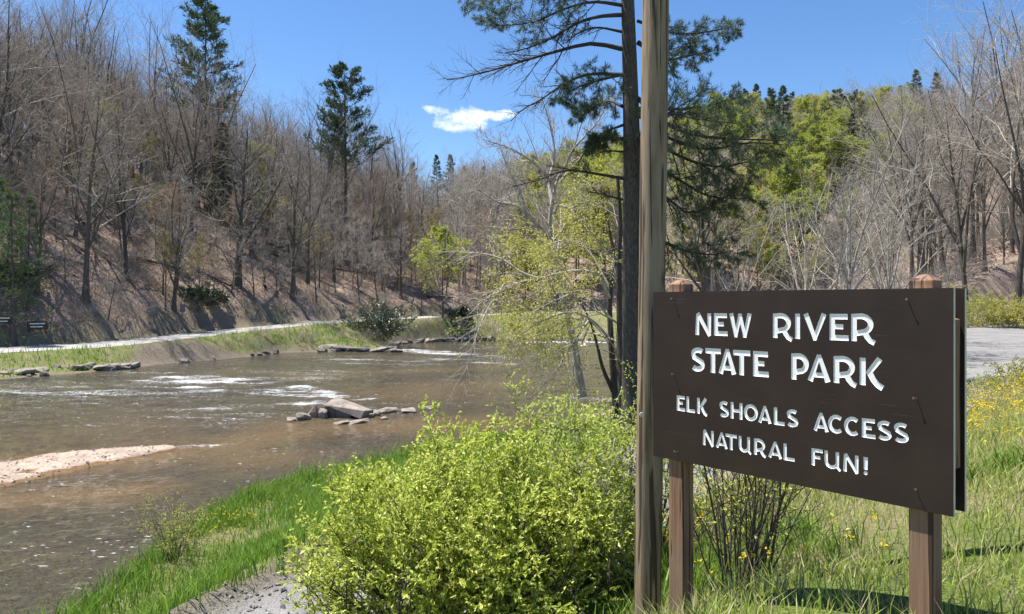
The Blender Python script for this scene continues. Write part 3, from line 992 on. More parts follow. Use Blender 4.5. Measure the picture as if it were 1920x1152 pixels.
def post(x_left, top_extra, name='post'):
    m_ = MB()
    x0, x1 = x_left, x_left + POST
    y0, y1 = 0.022, 0.022 + POST
    zt = ZT + top_extra
    zb = -0.7
    c = 0.012
    ring = lambda z, i: [(x0 + i, y0 + i, z), (x1 - i, y0 + i, z), (x1 - i, y1 - i, z), (x0 + i, y1 - i, z)]
    V = ring(zb, 0) + ring(zt - 0.03, 0) + ring(zt - 0.005, 0.03) + [((x0 + x1) / 2, (y0 + y1) / 2, zt)]
    Q = []
    for k in (0, 4):
        for i in range(4):
            j = (i + 1) % 4
            Q.append((k + i, k + j, k + 4 + j, k + 4 + i))
    Tt = [(8 + i, 8 + (i + 1) % 4, 12) for i in range(4)]
    m_.add(V, Q, Tt)
    ob = m_.build(name, M['post'], sign, False)
    bv = ob.modifiers.new('bevel', 'BEVEL')
    bv.width = 0.004
    bv.segments = 2
    return ob


post(on_sign(1254, 900, 0.022)[0], 0.075)
post(on_sign(1703.5, 1000, 0.022)[0], 0.066)
yb = 0.022 + POST + 0.002
bp = MB().box((0, yb + 0.010, ZT - 0.5), (SW, 0.020, 1.0)).build('back_panel', M['panel'], sign, False)
bp.data.materials.append(M['edge'])
for p in bp.data.polygons:
    p.material_index = 1 if abs(p.normal.y) < 0.5 else 0
sp_ = MB()
xs0, xs1, ys0, ys1 = SW / 2 - 0.115, SW / 2 - 0.012, 0.023, 0.108
V = [(x, y, z) for z in (ZT - 0.80, ZT - 0.14) for (x, y) in ((xs0, ys0), (xs1, ys0), (xs1, ys1), (xs0, ys1))] + [((xs0 + xs1) / 2, (ys0 + ys1) / 2, ZT - 0.115)]
sp_.add(V, [(0, 1, 5, 4), (1, 2, 6, 5), (2, 3, 7, 6), (3, 0, 4, 7), (3, 2, 1, 0)], [(4, 5, 8), (5, 6, 8), (6, 7, 8), (7, 4, 8)])
sp_.build('spacer_block', M['post'], sign, False)
for (px, py) in ((1263, 561), (1265, 703), (1270, 848), (1703, 565), (1719, 748), (1718, 917)):
    x, z = on_sign(px, py)
    m_ = MB()
    bend = 0.006 * rng.normal(size=2)
    pl = [(x, 0.004, z), (x, -0.010, z), (x + bend[0], -0.017, z + abs(bend[1]) * .6), (x + bend[0] * 2, -0.021, z + abs(bend[1]))]
    tubes(m_, [pl], [[.0026] * 4], 6)
    e_ = np.array(pl[-1])
    tubes(m_, [[e_ + (0, .001, 0), e_ - (0, .0015, 0)]], [[.0058, .0058]], 8)
    m_.add([e_ + (.0058 * math.cos(a), -.0016, .0058 * math.sin(a)) for a in np.arange(8) * math.pi / 4], [(0, 1, 2, 3), (0, 3, 4, 7), (4, 5, 6, 7)])
    m_.build('nail', M['nail'], sign)

# ------------------------------------------------------------------ wooden pole behind the sign
pb = PX(1214.0, 1152, 5.2)
pt = PX(1229.5, 0, 5.2)
pz = Hs(pb[0], pb[1])
sl = (pt - pb) / (pt[2] - pb[2])
pole = empty('wooden_pole', (pb[0] + sl[0] * (pz - pb[2]), 5.2, pz))
tag(pole, 'tall weathered round timber pole rising behind the left end of the brown sign', 'pole')
m_ = MB()
K, S = 46, 28
zz = np.linspace(-0.4, 7.2, K)
V = []
for z in zz:
    for j in range(S):
        a = 2 * math.pi * j / S
        r_ = 0.0945 - 0.0006 * z + 0.0035 * float(vnoise(np.array(z * 1.3), np.array(math.sin(a) * .9 + 3 * math.cos(a)), 1.0, 51)) + 0.002 * float(vnoise(np.array(z * 6), np.array(a * 1.1), 1.0, 52))
        V.append((sl[0] * z + r_ * math.cos(a), r_ * math.sin(a), z))
Q = [(k * S + j, k * S + (j + 1) % S, (k + 1) * S + (j + 1) % S, (k + 1) * S + j) for k in range(K - 1) for j in range(S)]
m_.add(V + [(sl[0] * 7.2, 0, 7.22)], Q, [((K - 1) * S + j, (K - 1) * S + (j + 1) % S, K * S) for j in range(S)])
m_.build('shaft', M['pole'], pole)
tp = PX(1203.5, 778, 5.11) - np.array(pole.location)
m_ = MB()
tubes(m_, [[tp + (0, .004, 0), tp - (0, .004, 0)]], [[.017, .0165]], 14)
ring = [tp + (.0165 * math.cos(a), -.0045, .0165 * math.sin(a)) for a in np.arange(14) * 2 * math.pi / 14]
m_.add(ring + [tp - (0, .0055, 0)], None, [(i, (i + 1) % 14, 14) for i in range(14)])
m_.build('tag_disc', M['edge'], pole, False)

# ------------------------------------------------------------------ tree makers
def trunk_line(h, lean, r, rg, K=9, wob=0.02):
    z = np.linspace(-0.5, h, K)
    t = np.linspace(0, 1, K)
    P = np.stack([lean[0] * t + np.cumsum(rg.normal(0, wob * h / K * 3, K)) * t, lean[1] * t + np.cumsum(rg.normal(0, wob * h / K * 3, K)) * t, z], -1)
    return P[None], (r * (1 - 0.88 * t ** 0.9) * (1 + 0.5 * np.exp(-t * 22)))[None]


def bare_meshes(seed, h=16, r=.24, n=(13, 7, 6, 2), t0=.28, lean=(0, 0), ang=(28, 52), wide=.46, up=.09, leaf=None, lsize=.2, ln=3, bark='bark_grey', twig='twig_grey', fork=False, rmin=.008):
    rg = np.random.default_rng(seed)
    P0, R0 = trunk_line(h, lean, r, rg)
    P1, R1 = children(P0, R0, n[0], t0, .97, ang, lambda t: wide * (1.15 - .85 * t), up, 6, .13, .55, .012, .3, rg)
    if fork:
        Pf, Rf = children(P0, R0, 3, .25, .5, (10, 18), lambda t: .75 + 0 * t, .06, 6, .08, .8, .03, .25, rg)
        P1, R1 = np.concatenate([P1, Pf]), np.concatenate([R1, Rf])
    P2, R2 = children(P1, R1, n[1], .22, 1, (28, 58), lambda t: .52 * (1.1 - .6 * t), up, 4, .16, .6, .009, .4, rg)
    P3, R3 = children(P2, R2, n[2], .15, 1, (28, 60), lambda t: .50 * (1.1 - .5 * t), up, 3, .18, .65, rmin, .5, rg)
    t_ = MB()
    tubes(t_, P0, R0, 8)
    tubes(t_, P1, R1, 5)
    c_ = MB()
    tubes(c_, P2, R2, 4)
    tubes(c_, P3, R3, 3)
    tip = P3
    if n[3]:
        P4, R4 = children(P3, R3, n[3], .2, 1, (25, 60), lambda t: .55 * (1.1 - .4 * t), up, 2, .2, .8, rmin, .7, rg)
        tubes(c_, P4, R4, 3)
        tip = P4
    tm = t_.mesh('trunk', M[bark])
    cm = c_.mesh('crown', M[twig])
    lm = None
    if leaf:
        l_ = MB()
        C, D = along(tip, ln, .2, 1.0, rg)
        leaves(l_, C + rg.normal(0, lsize * .4, C.shape), D, lsize * (.6 + .8 * rg.random(len(C))), lsize * .6 * (.6 + .8 * rg.random(len(C))), rg)
        lm = l_.mesh('foliage', M[leaf], False)
    return tm, cm, lm


def conifer_meshes(seed, h=22, r=.3, t0=.35, spread=4.5, prof='pine', nb=60, n2=9, nn=12, nl=.42, nw=.10, ang=(62, 84), up=.05, needle='needle_far'):
    rg = np.random.default_rng(seed)
    P0, R0 = trunk_line(h, (rg.normal(0, .2), rg.normal(0, .2)), r, rg, wob=.006)
    if prof == 'pine':
        f = lambda t: spread / h * (np.clip((1.02 - t) / (1 - t0), 0, 1) ** .75) * (.55 + .75 * rg.random(t.shape)) + .02
    else:
        f = lambda t: spread / h * np.clip((1.01 - t) / (1 - t0), 0, 1) * (.8 + .35 * rg.random(t.shape)) + .01
    P1, R1 = children(P0, R0, nb, t0, .985, ang, f, up, 6, .07, .32, .02, .3, rg)
    P2, R2 = children(P1, R1, n2, .25, 1, (35, 62), lambda t: .42 * (1.15 - .8 * t), up * 1.2, 3, .1, .55, .008, .4, rg, flat=.7)
    t_ = MB()
    tubes(t_, P0, R0, 8)
    tubes(t_, P1, R1, 4)
    l_ = MB()
    C, D = along(P2, nn, .1, 1.05, rg)
    k = len(C)
    leaves(l_, C + rg.normal(0, nl * .22, C.shape), D + np.array([0, 0, .3]), nl * (.6 + .7 * rg.random(k)), nw * (.7 + .6 * rg.random(k)), rg)
    C, D = along(P1, nn, .45, 1.03, rg)
    leaves(l_, C + rg.normal(0, nl * .2, C.shape), D + np.array([0, 0, .4]), nl * (.6 + .7 * rg.random(len(C))), nw * (.7 + .6 * rg.random(len(C))), rg)
    return t_.mesh('trunk', M['bark_dark']), l_.mesh('crown', M[needle], False), None


def plant(name, meshes, loc, label, cat, group=None, rot=0.0, scale=1.0):
    o = empty(name, loc, rot, scale)
    tag(o, label, cat, group)
    names = ('trunk', 'crown', 'foliage')
    for nm, me in zip(names, meshes):
        if me:
            link(bpy.data.objects.new(nm, me), o)
    return o


def ray_xy(px, d):
    return (px - CX) / F * d, d


def by_top(px, ytop, h, d0, d1, bias=None):
    """stand a tree of height h on the ground along a column so that its top comes near row ytop"""
    best = None
    for d in np.arange(d0, d1, 2.0):
        x, y = ray_xy(px, d)
        z = Hs(x, y)
        yt = HY - (z + h) / d * F
        if best is None or abs(yt - ytop) < best[0]:
            best = (abs(yt - ytop), x, y, z)
    return best[1:]


R_ = np.random.default_rng(19)
BARE = [bare_meshes(100 + i, h=15 + 3 * (i % 3), r=.22 + .05 * (i % 4), t0=.16 + .06 * (i % 3), lean=tuple(R_.normal(0, 1.1, 2)), wide=.42 + .05 * (i % 3), twig='twig_warm' if i == 4 else 'twig_grey', fork=i % 2 == 0) for i in range(8)]
YOUNG = [bare_meshes(140 + i, h=8, r=.08, n=(12, 6, 5, 3), t0=.2, lean=tuple(R_.normal(0, .9, 2)), wide=.42) for i in range(3)]
BUDDED = bare_meshes(150, h=9, r=.11, n=(12, 6, 5, 2), leaf='budding', lsize=.17, ln=3)
GREEN = [bare_meshes(160 + i, h=12, r=.16, n=(13, 6, 6, 2), t0=.2, leaf='spring', lsize=.27, ln=7, wide=.46) for i in range(2)]
PALE = bare_meshes(170, h=14, r=.18, n=(13, 6, 6, 2), leaf='olive', lsize=.24, ln=5)
RUST = bare_meshes(171, h=10, r=.13, n=(12, 6, 5, 2), leaf='rust', lsize=.17, ln=3)
M['hemlock'] = mat_leaf('hemlock_needle', (0.07, 0.12, 0.05), (0.17, 0.23, 0.10), 0.3, 0.6, 0.2)
HEM = conifer_meshes(188, h=16, r=.18, t0=.1, spread=3.6, prof='cone', nb=60, n2=7, nn=7, ang=(75, 98), needle='hemlock', nw=.08)
SPRUCE = [conifer_meshes(180 + i, h=16, r=.2, t0=.12, spread=3.2 + .6 * i, prof='cone', nb=80, n2=7, nn=9, ang=(70, 95)) for i in range(2)]
PINE = [conifer_meshes(190 + i, h=18, r=.22, t0=.4, spread=3.6, nb=44) for i in range(2)]


def scatter(nmax, box, ok, mind, tries=6000, seed=1, thin=0.0):
    rg = np.random.default_rng(seed)
    x = box[0] + (box[1] - box[0]) * rg.random(tries)
    y = box[2] + (box[3] - box[2]) * rg.random(tries)
    z, inf = H(x, y, True)
    px = CX + x / np.maximum(y, 1) * F
    good = ok(x, y, z, px, inf)
    out = []
    for i in np.where(good)[0]:
        md = mind(y[i]) * (1 + thin * float(inf['e'][i] < 20))
        if all((x[i] - a) ** 2 + (y[i] - b) ** 2 > md * md for a, b, _ in out):
            out.append((x[i], y[i], z[i]))
            if len(out) >= nmax:
                break
    return out


# two tall pines on the left hillside
for (px, yt, d, hh, sp, lab) in ((387, -4, 106, 24, 5.9, 'tallest white pine rising above the bare trees of the left hillside'),
                                 (648, 120, 118, 20, 5.8, 'lone white pine with a full crown above the low end of the left ridge')):
    x, y = ray_xy(px, d)
    zb = (HY - yt) / F * d - hh
    zg = Hs(x, y)
    if zb > zg:
        hh, zb = hh + zb - zg, zg
    plant('pine_tree', conifer_meshes(int(px), h=hh, r=.36, t0=.45, spread=sp, nb=52, n2=12, nn=22, nl=.5, nw=.12, ang=(58, 80), up=.06), (x, y, zb), lab, 'pine tree')

# named trees at the foot of the slope
for (px, d, mi, sc, lab) in ((160, 67.5, 1, 1.05, 'thick grey trunked bare tree at the road edge, leftmost large trunk across the river'),
                             (325, 74, 6, .72, 'bare twin limbed tree a little uphill of the far gravel road')):
    x, y = ray_xy(px, d)
    plant('bare_tree', BARE[mi], (x, y, Hs(x, y)), lab, 'tree', None, 1.0, sc)

pts = scatter(325, (-135, 12, 40, 190), lambda x, y, z, px, f: f['far'] & (f['sg'] > 0) & (f['e'] > 2.5) & (f['e'] < 80) & (px > -140) & (px < 960), lambda y: 1.7 + y * .014, 14000, 3, 1.0)
for i, (x, y, z) in enumerate(pts):
    if i % 9 == 4:
        plant('budding_tree', (BUDDED, RUST, PALE)[(i // 9) % 3], (x, y, z), 'tree just coming into bud or leaf among the grey woods of the left hillside', 'tree', 'trees in bud on the left hillside', R_.random() * 6.28, (.7 + .3 * R_.random()) * (1 - .36 * float(smooth((CX + x / y * F - 620) / 260))))
        continue
    plant('bare_tree', BARE[R_.integers(0, 8)], (x, y, z), 'leafless grey tree among the dense bare woods on the left hillside', 'tree', 'bare trees on the left hillside', R_.random() * 6.28, (.68 + .38 * R_.random()) * (1 - .36 * float(smooth((CX + x / y * F - 620) / 260))))
pts = scatter(215, (-110, 5, 45, 145), lambda x, y, z, px, f: f['far'] & (f['sg'] > 0) & (f['e'] > 1.0) & (f['e'] < 40) & (px > -60) & (px < 930), lambda y: 2.0, 6000, 5)
for i, (x, y, z) in enumerate(pts):
    k = R_.random()
    if k < .66:
        plant('young_tree', YOUNG[R_.integers(0, 3)], (x, y, z), 'slim leafless young tree low on the left hillside', 'tree', 'young bare trees low on the left slope', R_.random() * 6.28, .6 + .8 * R_.random())
    else:
        plant('budding_tree', BUDDED, (x, y, z), 'small tree in pale yellow bud low on the left hillside', 'tree', 'budding trees low on the left slope', R_.random() * 6.28, .5 + .5 * R_.random())
for (px, d, sc) in ((140, 100, 1.0), (455, 92, .7), (220, 105, .9), (900, 122, 1.0), (960, 128, .9)):
    x, y = ray_xy(px, d)
    plant('budding_tree', RUST, (x, y, Hs(x, y)), 'tree in rusty red bud showing among the grey woods', 'tree', 'rusty budding trees', R_.random() * 6.28, sc)
# leafy small trees by the far road
for (px, d, me, sc, lab) in ((830, 99, GREEN[0], .95, 'bright green leafing tree beside the far road near the river bend'), (790, 104, BUDDED, .9, 'pale budding tree just left of the bright green tree by the river bend'),
                             (310, 73, BUDDED, .78, 'yellowish budding sapling standing on the leaf covered slope above the road')):
    x, y = ray_xy(px, d)
    plant('leafing_tree', me, (x, y, Hs(x, y)), lab, 'tree', None, 2.0, sc)
# small conifers on the left and centre ridge
for k, (px, yt, h, d0, d1, me) in enumerate(((745, 275, 13, 110, 200, 0), (775, 262, 14, 110, 200, 1), (820, 250, 16, 110, 220, 0), (845, 248, 16, 112, 220, 1), (728, 285, 12, 100, 200, 1), (870, 285, 13, 110, 220, 0), (905, 305, 13, 120, 240, 0), (210, 120, 14, 90, 150, 1), (420, 135, 14, 95, 150, 0), (1010, 318, 13, 130, 260, 1), (1085, 300, 14, 130, 260, 0), (1110, 250, 18, 130, 260, 1), (470, 170, 12, 95, 150, 1))):
    x, y, z = by_top(px, yt, h, d0, d1)
    plant('conifer_tree', SPRUCE[me], (x, y, z), 'dark green conifer poking above the bare trees of the valley ridge', 'conifer', 'conifers along the left and centre ridge', R_.random() * 6.28, h / 16)
for (px, d, h) in ((28, 60.5, 13), (52, 64, 10), (-10, 62, 12)):
    x, y = ray_xy(px, d)
    y += 0
    z, f = H(np.array([x]), np.array([y]), True)
    plant('hemlock_tree', HEM, (x, y, float(z[0])), 'soft green hemlock beside the road at the left edge', 'conifer', 'hemlocks at the left edge', R_.random() * 6.28, h / 16)

# right hill across the river: conifers, spring-green crowns and one mass of bare woodland
for (px, yt, h, me) in ((1370, 175, 19, 0), (1395, 168, 20, 1), (1420, 160, 21, 0), (1445, 166, 20, 1), (1470, 163, 21, 0), (1485, 172, 18, 1), (1340, 190, 18, 1), (1300, 205, 17, 0), (1600, 215, 16, 0), (1625, 230, 15, 1), (1720, 125, 20, 0), (1690, 160, 18, 1), (1755, 130, 19, 0), (1665, 165, 17, 0), (1905, 95, 18, 1), (1885, 130, 17, 0)):
    x, y, z = by_top(px, yt, h, 120, 300)
    plant('conifer_tree', SPRUCE[me], (x, y, z), 'dark conifer on the crest of the right hand hill', 'conifer', 'conifers on the right hill', R_.random() * 6.28, h / 16)
for (px, yt, h) in ((1570, 168, 18), (1600, 172, 17), (1545, 190, 15)):
    x, y, z = by_top(px, yt, h, 130, 320)
    plant('pine_tree', PINE[0], (x, y, z), 'open crowned pine on the skyline between the green crowns and the right woods', 'pine tree', 'skyline pines on the right hill', R_.random() * 6.28, h / 18)
GREEN_AT = []
for (px, yt, h, me) in ((1500, 225, 12, 0), (1525, 212, 13, 1), (1550, 240, 12, 0), (1575, 212, 14, 1), (1590, 235, 12, 0), (1535, 255, 12, 1), (1565, 262, 11, 0), (1480, 235, 12, 1), (1500, 262, 11, 0), (1330, 235, 13, 0), (1370, 215, 13, 1), (1400, 225, 12, 0), (1350, 265, 12, 1), (1300, 270, 12, 0), (1410, 255, 11, 0), (1100, 345, 13, 1), (1130, 320, 13, 0), (1280, 320, 12, 0), (1500, 330, 14, 1), (1480, 372, 11, 0), (1505, 395, 11, 1), (1440, 300, 11, 0), (1512, 238, 13, 1), (1545, 222, 13, 0), (1560, 248, 12, 1), (1585, 222, 13, 0), (1525, 275, 12, 0), (1550, 278, 12, 1), (1490, 250, 12, 0), (1510, 290, 11, 1), (1345, 200, 14, 0), (1310, 215, 13, 1), (1385, 240, 13, 0), (1430, 240, 12, 1), (1460, 255, 11, 0), (1265, 250, 12, 1), (1120, 370, 13, 0)):
    x, y, z = by_top(px, yt, h, 116, 300)
    GREEN_AT.append((x, y))
    plant('leafing_tree', GREEN[me], (x, y, z), 'spring green tree in fresh leaf on the right hand hill', 'tree', 'spring green trees on the right hill', R_.random() * 6.28, h / 12 * 1.25)
for (px, yt, h) in ((1515, 185, 14), (1540, 180, 14), (1620, 180, 14), (1605, 195, 13), (1640, 195, 13), (1460, 290, 12), (1280, 380, 12), (1330, 400, 11), (1420, 440, 10), (1390, 330, 11), (1130, 280, 13), (1080, 330, 12), (1180, 300, 13), (1050, 350, 11), (1560, 300, 10), (1460, 470, 9)):
    x, y, z = by_top(px, yt, h, 116, 300)
    plant('leafing_tree', PALE, (x, y, z), 'olive yellow tree coming into leaf on the right hand hill', 'tree', 'olive trees on the right hill', R_.random() * 6.28, h / 14)


def merged(name, pts, meshes, mat_, hs_):
    """one mass of woodland: many simple trees joined in one mesh"""
    V_, L_ = [], []
    protos = []
    for me in meshes:
        for mm in me[:2]:
            pass
        vs, qs = [], []
        n0 = 0
        for mm in me[:2]:
            v = np.empty(len(mm.vertices) * 3, np.float32)
            mm.vertices.foreach_get('co', v)
            li = np.empty(len(mm.loops), np.int32)
            mm.loops.foreach_get('vertex_index', li)
            vs.append(v.reshape(-1, 3))
            qs.append(li.reshape(-1, 4) + n0)
            n0 += len(v) // 3
        protos.append((np.concatenate(vs), np.concatenate(qs)))
    mb_ = MB()
    for (x, y, z) in pts:
        v, q = protos[R_.integers(0, len(protos))]
        a = R_.random() * 6.28
        s_ = hs_[0] + (hs_[1] - hs_[0]) * R_.random()
        c, s2 = math.cos(a), math.sin(a)
        w_ = np.stack([v[:, 0] * c - v[:, 1] * s2, v[:, 0] * s2 + v[:, 1] * c, v[:, 2]], -1) * s_ + np.array([x, y, z])
        mb_.add(w_, q)
    return mb_.build(name, mat_)


SIMPLE = [bare_meshes(200 + i, h=13, r=.17, n=(12, 6, 5, 0), t0=.15, wide=.48, rmin=.022) for i in range(4)]
pts = scatter(760, (-40, 150, 108, 270), lambda x, y, z, px, f: f['far'] & (f['sg'] > 0) & (f['e'] > 3) & (px > 860) & (px < 1800), lambda y: 2.0 + .010 * y, 9000, 7)
pts = [p for p in pts if not any(abs(p[0] / p[1] - gx_ / gy_) * F < 30 and gy_ - 22 < p[1] < gy_ + 2 for gx_, gy_ in GREEN_AT)]
tag(merged('hillside_woodland', pts, SIMPLE, M['twig_grey'], (.75, 1.25)), 'mass of leafless grey brown woodland covering the hill across the river at right', 'woodland', kind='stuff')

pts = scatter(150, (-10, 150, 110, 260), lambda x, y, z, px, f: f['far'] & (f['sg'] > 0) & (f['e'] > 4) & (px > 960) & (px < 1720), lambda y: 3.6, 6000, 17)
for i, (x, y, z) in enumerate(pts):
    kind, lab = ((PALE, 'olive yellow'), (GREEN[0], 'light green'), (GREEN[1], 'light green'), (BUDDED, 'pale budding'), (GREEN[1], 'light green'))[i % 5]
    plant('leafing_tree', kind, (x, y, z), lab + ' tree coming out among the bare woods of the right hill', 'tree', lab + ' trees among the right hill woods', R_.random() * 6.28, .8 + .4 * R_.random())
for i, px in enumerate((1262, 1290, 1352, 1385, 1420, 1446, 1478, 1530, 1558, 1602, 1640, 1672, 1120, 1085, 1060, 1010, 985)):
    x, y = ray_xy(px, 118 + (i * 7) % 16)
    kind = (PALE, RUST, GREEN[1], PALE, BUDDED, GREEN[0], PALE)[i % 7]
    lab = {0: 'olive yellow tree', 1: 'rusty budding tree', 2: 'bright green tree', 3: 'olive yellow tree', 4: 'pale budding tree', 5: 'bright green tree', 6: 'olive yellow tree'}[i % 7]
    plant('leafing_tree', kind, (x, y, Hs(x, y)), lab + ' low along the far shore road at the foot of the right hill', 'tree', lab + 's along the far shore road', i * 1.1, .7 + .05 * (i % 5))
# bare trees at the right, beyond the gravel road
BIG = [bare_meshes(300 + i, h=14.5, r=.20, n=(11, 6, 6, 3), t0=.38, ang=(20, 42), wide=.55, up=.07, fork=True, lean=((-1.1, .3), (-.5, -.3), (.5, .2))[i]) for i in range(3)]
for (px, d, mi, sc, lab) in ((1816, 37, 0, .74, 'tall bare tree leaning left at the right, just beyond the end of the sign'),
                             (1905, 34, 1, .84, 'large spreading bare tree at the right edge beyond the road')):
    x, y = ray_xy(px, d)
    plant('bare_tree', BIG[mi], (x, y, Hs(x, y)), lab, 'tree', None, 2.5 * mi, sc)
pts = scatter(40, (12, 80, 42, 88), lambda x, y, z, px, f: f['near'] & (f['dR'] > 4) & (f['dN'] > 1) & (px > 1690) & (px < 2060), lambda y: 2.6, 6000, 9)
for (x, y, z) in pts:
    b = R_.random() < .5
    plant('bare_tree', BIG[R_.integers(0, 3)] if b else BARE[R_.integers(0, 8)], (x, y, z), 'leafless grey tree in the stand of bare trees at the right', 'tree', 'bare trees at the right', R_.random() * 6.28 if not b else R_.normal(0, .5), .52 + .30 * R_.random())
PALEB = [bare_meshes(320 + i, h=6.2, r=.105, n=(9, 5, 4, 2), t0=.1, ang=(18, 42), wide=.75, up=.05, bark='bark_pale', twig='bark_pale', fork=True, rmin=.006) for i in range(2)]
for (px, d, mi, sc, lab) in ((1590, 25, 0, .95, 'pale branched bare small tree above the middle of the sign'), (1510, 29, 1, .85, 'thin pale bare sapling left of the pale small tree over the sign'), (1665, 27, 1, .82, 'pale bare sapling above the right post of the sign'), (1390, 33, 0, .85, 'pale bare sapling between the pole and the sign letters, far back')):
    x, y = ray_xy(px, d)
    plant('sapling', PALEB[mi], (x, y, Hs(x, y)), lab, 'sapling', None, 1.3 * mi, sc)
for (px, d, lab) in ((1322, 36, 'left one of two straight slim trunks seen just right of the pole'), (1347, 38, 'right one of two straight slim trunks seen just right of the pole')):
    x, y = ray_xy(px, d)
    plant('slim_tree', bare_meshes(int(px), h=12, r=.24, n=(12, 5, 5, 3), t0=.35, leaf='olive', lsize=.11, ln=1), (x, y, Hs(x, y)), lab, 'tree')

# ------------------------------------------------------------------ traced limbs
def traced(lines, r0, r1, K=12):
    """lines: lists of (photo px, py, distance) -> smooth limb polylines in the world"""
    P = np.stack([resample([PX(*p) for p in l], K) for l in lines])
    r0 = np.broadcast_to(np.asarray(r0, float), (len(lines),))
    r1 = np.broadcast_to(np.asarray(r1, float), (len(lines),))
    R = r0[:, None] * (1 - np.linspace(0, 1, K)[None] ** .8) + r1[:, None] * np.linspace(0, 1, K)[None] ** .8
    return P, R


def local(P, loc):
    return P - np.asarray(loc)


# ---- tall pine by the water, cut by the top of the frame
rg = np.random.default_rng(77)
pbx, pby = PX(1189, 0, 22)[0], 22.0
root = np.array([pbx, pby, Hs(pbx, pby)])
zb_px = HY - root[2] / 22 * F
Pt = resample([PX(1191, zb_px + 25, 22), PX(1188, 760, 22), PX(1186, 500, 22), PX(1184, 250, 22), PX(1177, 0, 22), PX(1172, -220, 22), PX(1168, -430, 22)], 26)[None]
tt = np.linspace(0, 1, 26)
Rt = (0.335 * (1 - tt) ** .62 + .02 + .12 * np.exp(-tt * 30))[None]
pine = empty('pine_tree', tuple(root))
tag(pine, 'tall dark trunked pine at the water edge right behind the wooden pole, branches reaching left', 'pine tree')
D0 = 22
L_bare = [[(1166, 92, 22), (1110, 82, 21.8), (1050, 95, 21.6), (990, 112, 21.4), (930, 130, 21.2), (880, 143, 21.1), (838, 150, 21)],
          [(1166, 140, 22), (1100, 140, 22.3), (1050, 163, 22.6), (1010, 190, 22.8), (980, 205, 23), (958, 228, 23)],
          [(1166, 28, 22), (1120, 32, 21.5), (1080, 45, 21.2), (1030, 74, 21), (985, 92, 21), (945, 100, 21)],
          [(1168, 235, 22), (1130, 250, 21.6), (1100, 280, 21.4), (1082, 312, 21.3)],
          [(1168, 335, 22), (1110, 325, 21.4), (1060, 320, 21), (1010, 338, 20.8), (960, 350, 20.6)],
          [(1168, 375, 22), (1135, 366, 21.7), (1100, 358, 21.5)],
          [(1168, 285, 22), (1140, 283, 21.8), (1120, 288, 21.6)],
          [(1166, 60, 22), (1120, 52, 21.8), (1085, 62, 21.8), (1060, 82, 21.8)]]
L_need = [[(1166, -30, 22), (1080, -25, 21.3), (1000, -5, 21), (900, 0, 20.6)],
          [(1166, -60, 22), (1080, -80, 22.6), (980, -50, 23), (870, -20, 23.2)],
          [(1166, 10, 22), (1110, 4, 21), (1050, 20, 20.7), (1000, 42, 20.5), (920, 50, 20.3)],
          [(1168, 140, 22), (1120, 152, 21), (1075, 168, 20.8), (1050, 188, 20.6)],
          [(1168, 200, 22), (1140, 190, 22.8), (1108, 205, 23), (1085, 222, 23.2)],
          [(1168, 260, 22), (1140, 262, 21.2), (1105, 275, 21)],
          [(1196, 40, 22), (1260, 62, 21), (1310, 62, 20.6), (1372, 52, 20.4)],
          [(1196, 185, 22), (1260, 238, 20.8), (1330, 258, 20.2), (1420, 262, 19.8), (1500, 264, 19.5)],
          [(1196, 215, 22), (1260, 262, 21.5), (1330, 280, 21), (1400, 268, 20.8), (1470, 272, 20.6)],
          [(1196, 250, 22), (1290, 300, 21.2), (1360, 312, 20.8), (1450, 290, 20.5)],
          [(1196, 300, 22), (1260, 330, 21.5), (1330, 368, 21.2), (1410, 372, 21)],
          [(1196, 205, 22), (1270, 205, 22.6), (1330, 198, 23), (1385, 182, 23.2)],
          [(1196, 330, 22), (1255, 375, 21.4), (1300, 400, 21.2), (1380, 360, 21)],
          [(1196, 80, 22), (1250, 110, 22.5), (1290, 105, 22.8), (1325, 98, 23)],
          [(1196, 270, 22), (1250, 215, 20), (1300, 222, 19), (1380, 232, 18.6)],
          [(1196, 420, 22), (1260, 462, 21.6), (1330, 478, 21.4), (1375, 470, 21.2)]]
Pb, Rb = traced(L_bare, [.075, .06, .07, .05, .055, .04, .035, .045], .012)
Pn, Rn = traced(L_need, [.06] * 6 + [.055] + [.075] * 9, .012)
Pu, Ru = children(Pt, Rt, 16, .72, .985, (60, 85), lambda t: .26 * (1.3 - t) / .5, .04, 12, .06, .35, .02, .3, rg)
m_ = MB()
tubes(m_, local(Pt, root), Rt, 18)
m_.build('trunk', M['bark_pine'], pine)
m_ = MB()
for P_, R2_ in ((Pb, Rb), (Pn, Rn), (Pu, Ru)):
    tubes(m_, local(P_, root), R2_, 6)
tw, tr = children(Pb, Rb, 22, .30, 1, (25, 55), lambda t: .30 * (1.15 - .75 * t), .0, 5, .13, .45, .006, .4, rg, flat=.45)
tubes(m_, local(tw, root), tr, 4)
tw2, tr2 = children(tw, tr, 9, .15, 1, (22, 55), lambda t: .45 * (1.1 - .5 * t), .02, 3, .14, .6, .0035, .5, rg)
tubes(m_, local(tw2, root), tr2, 3)
nw_, nr_ = children(np.concatenate([Pn, Pu]), np.concatenate([Rn, Ru]), 16, .22, 1, (30, 62), lambda t: .32 * (1.15 - .7 * t), -.01, 4, .12, .45, .006, .4, rg, flat=.45)
tubes(m_, local(nw_, root), nr_, 3)
nw2, nr2 = children(nw_, nr_, 7, .2, 1, (25, 55), lambda t: .42 * (1.1 - .5 * t), .0, 3, .14, .6, .004, .5, rg)
tubes(m_, local(nw2, root), nr2, 3)
m_.build('branch', M['bark_pine'], pine)
m_ = MB()
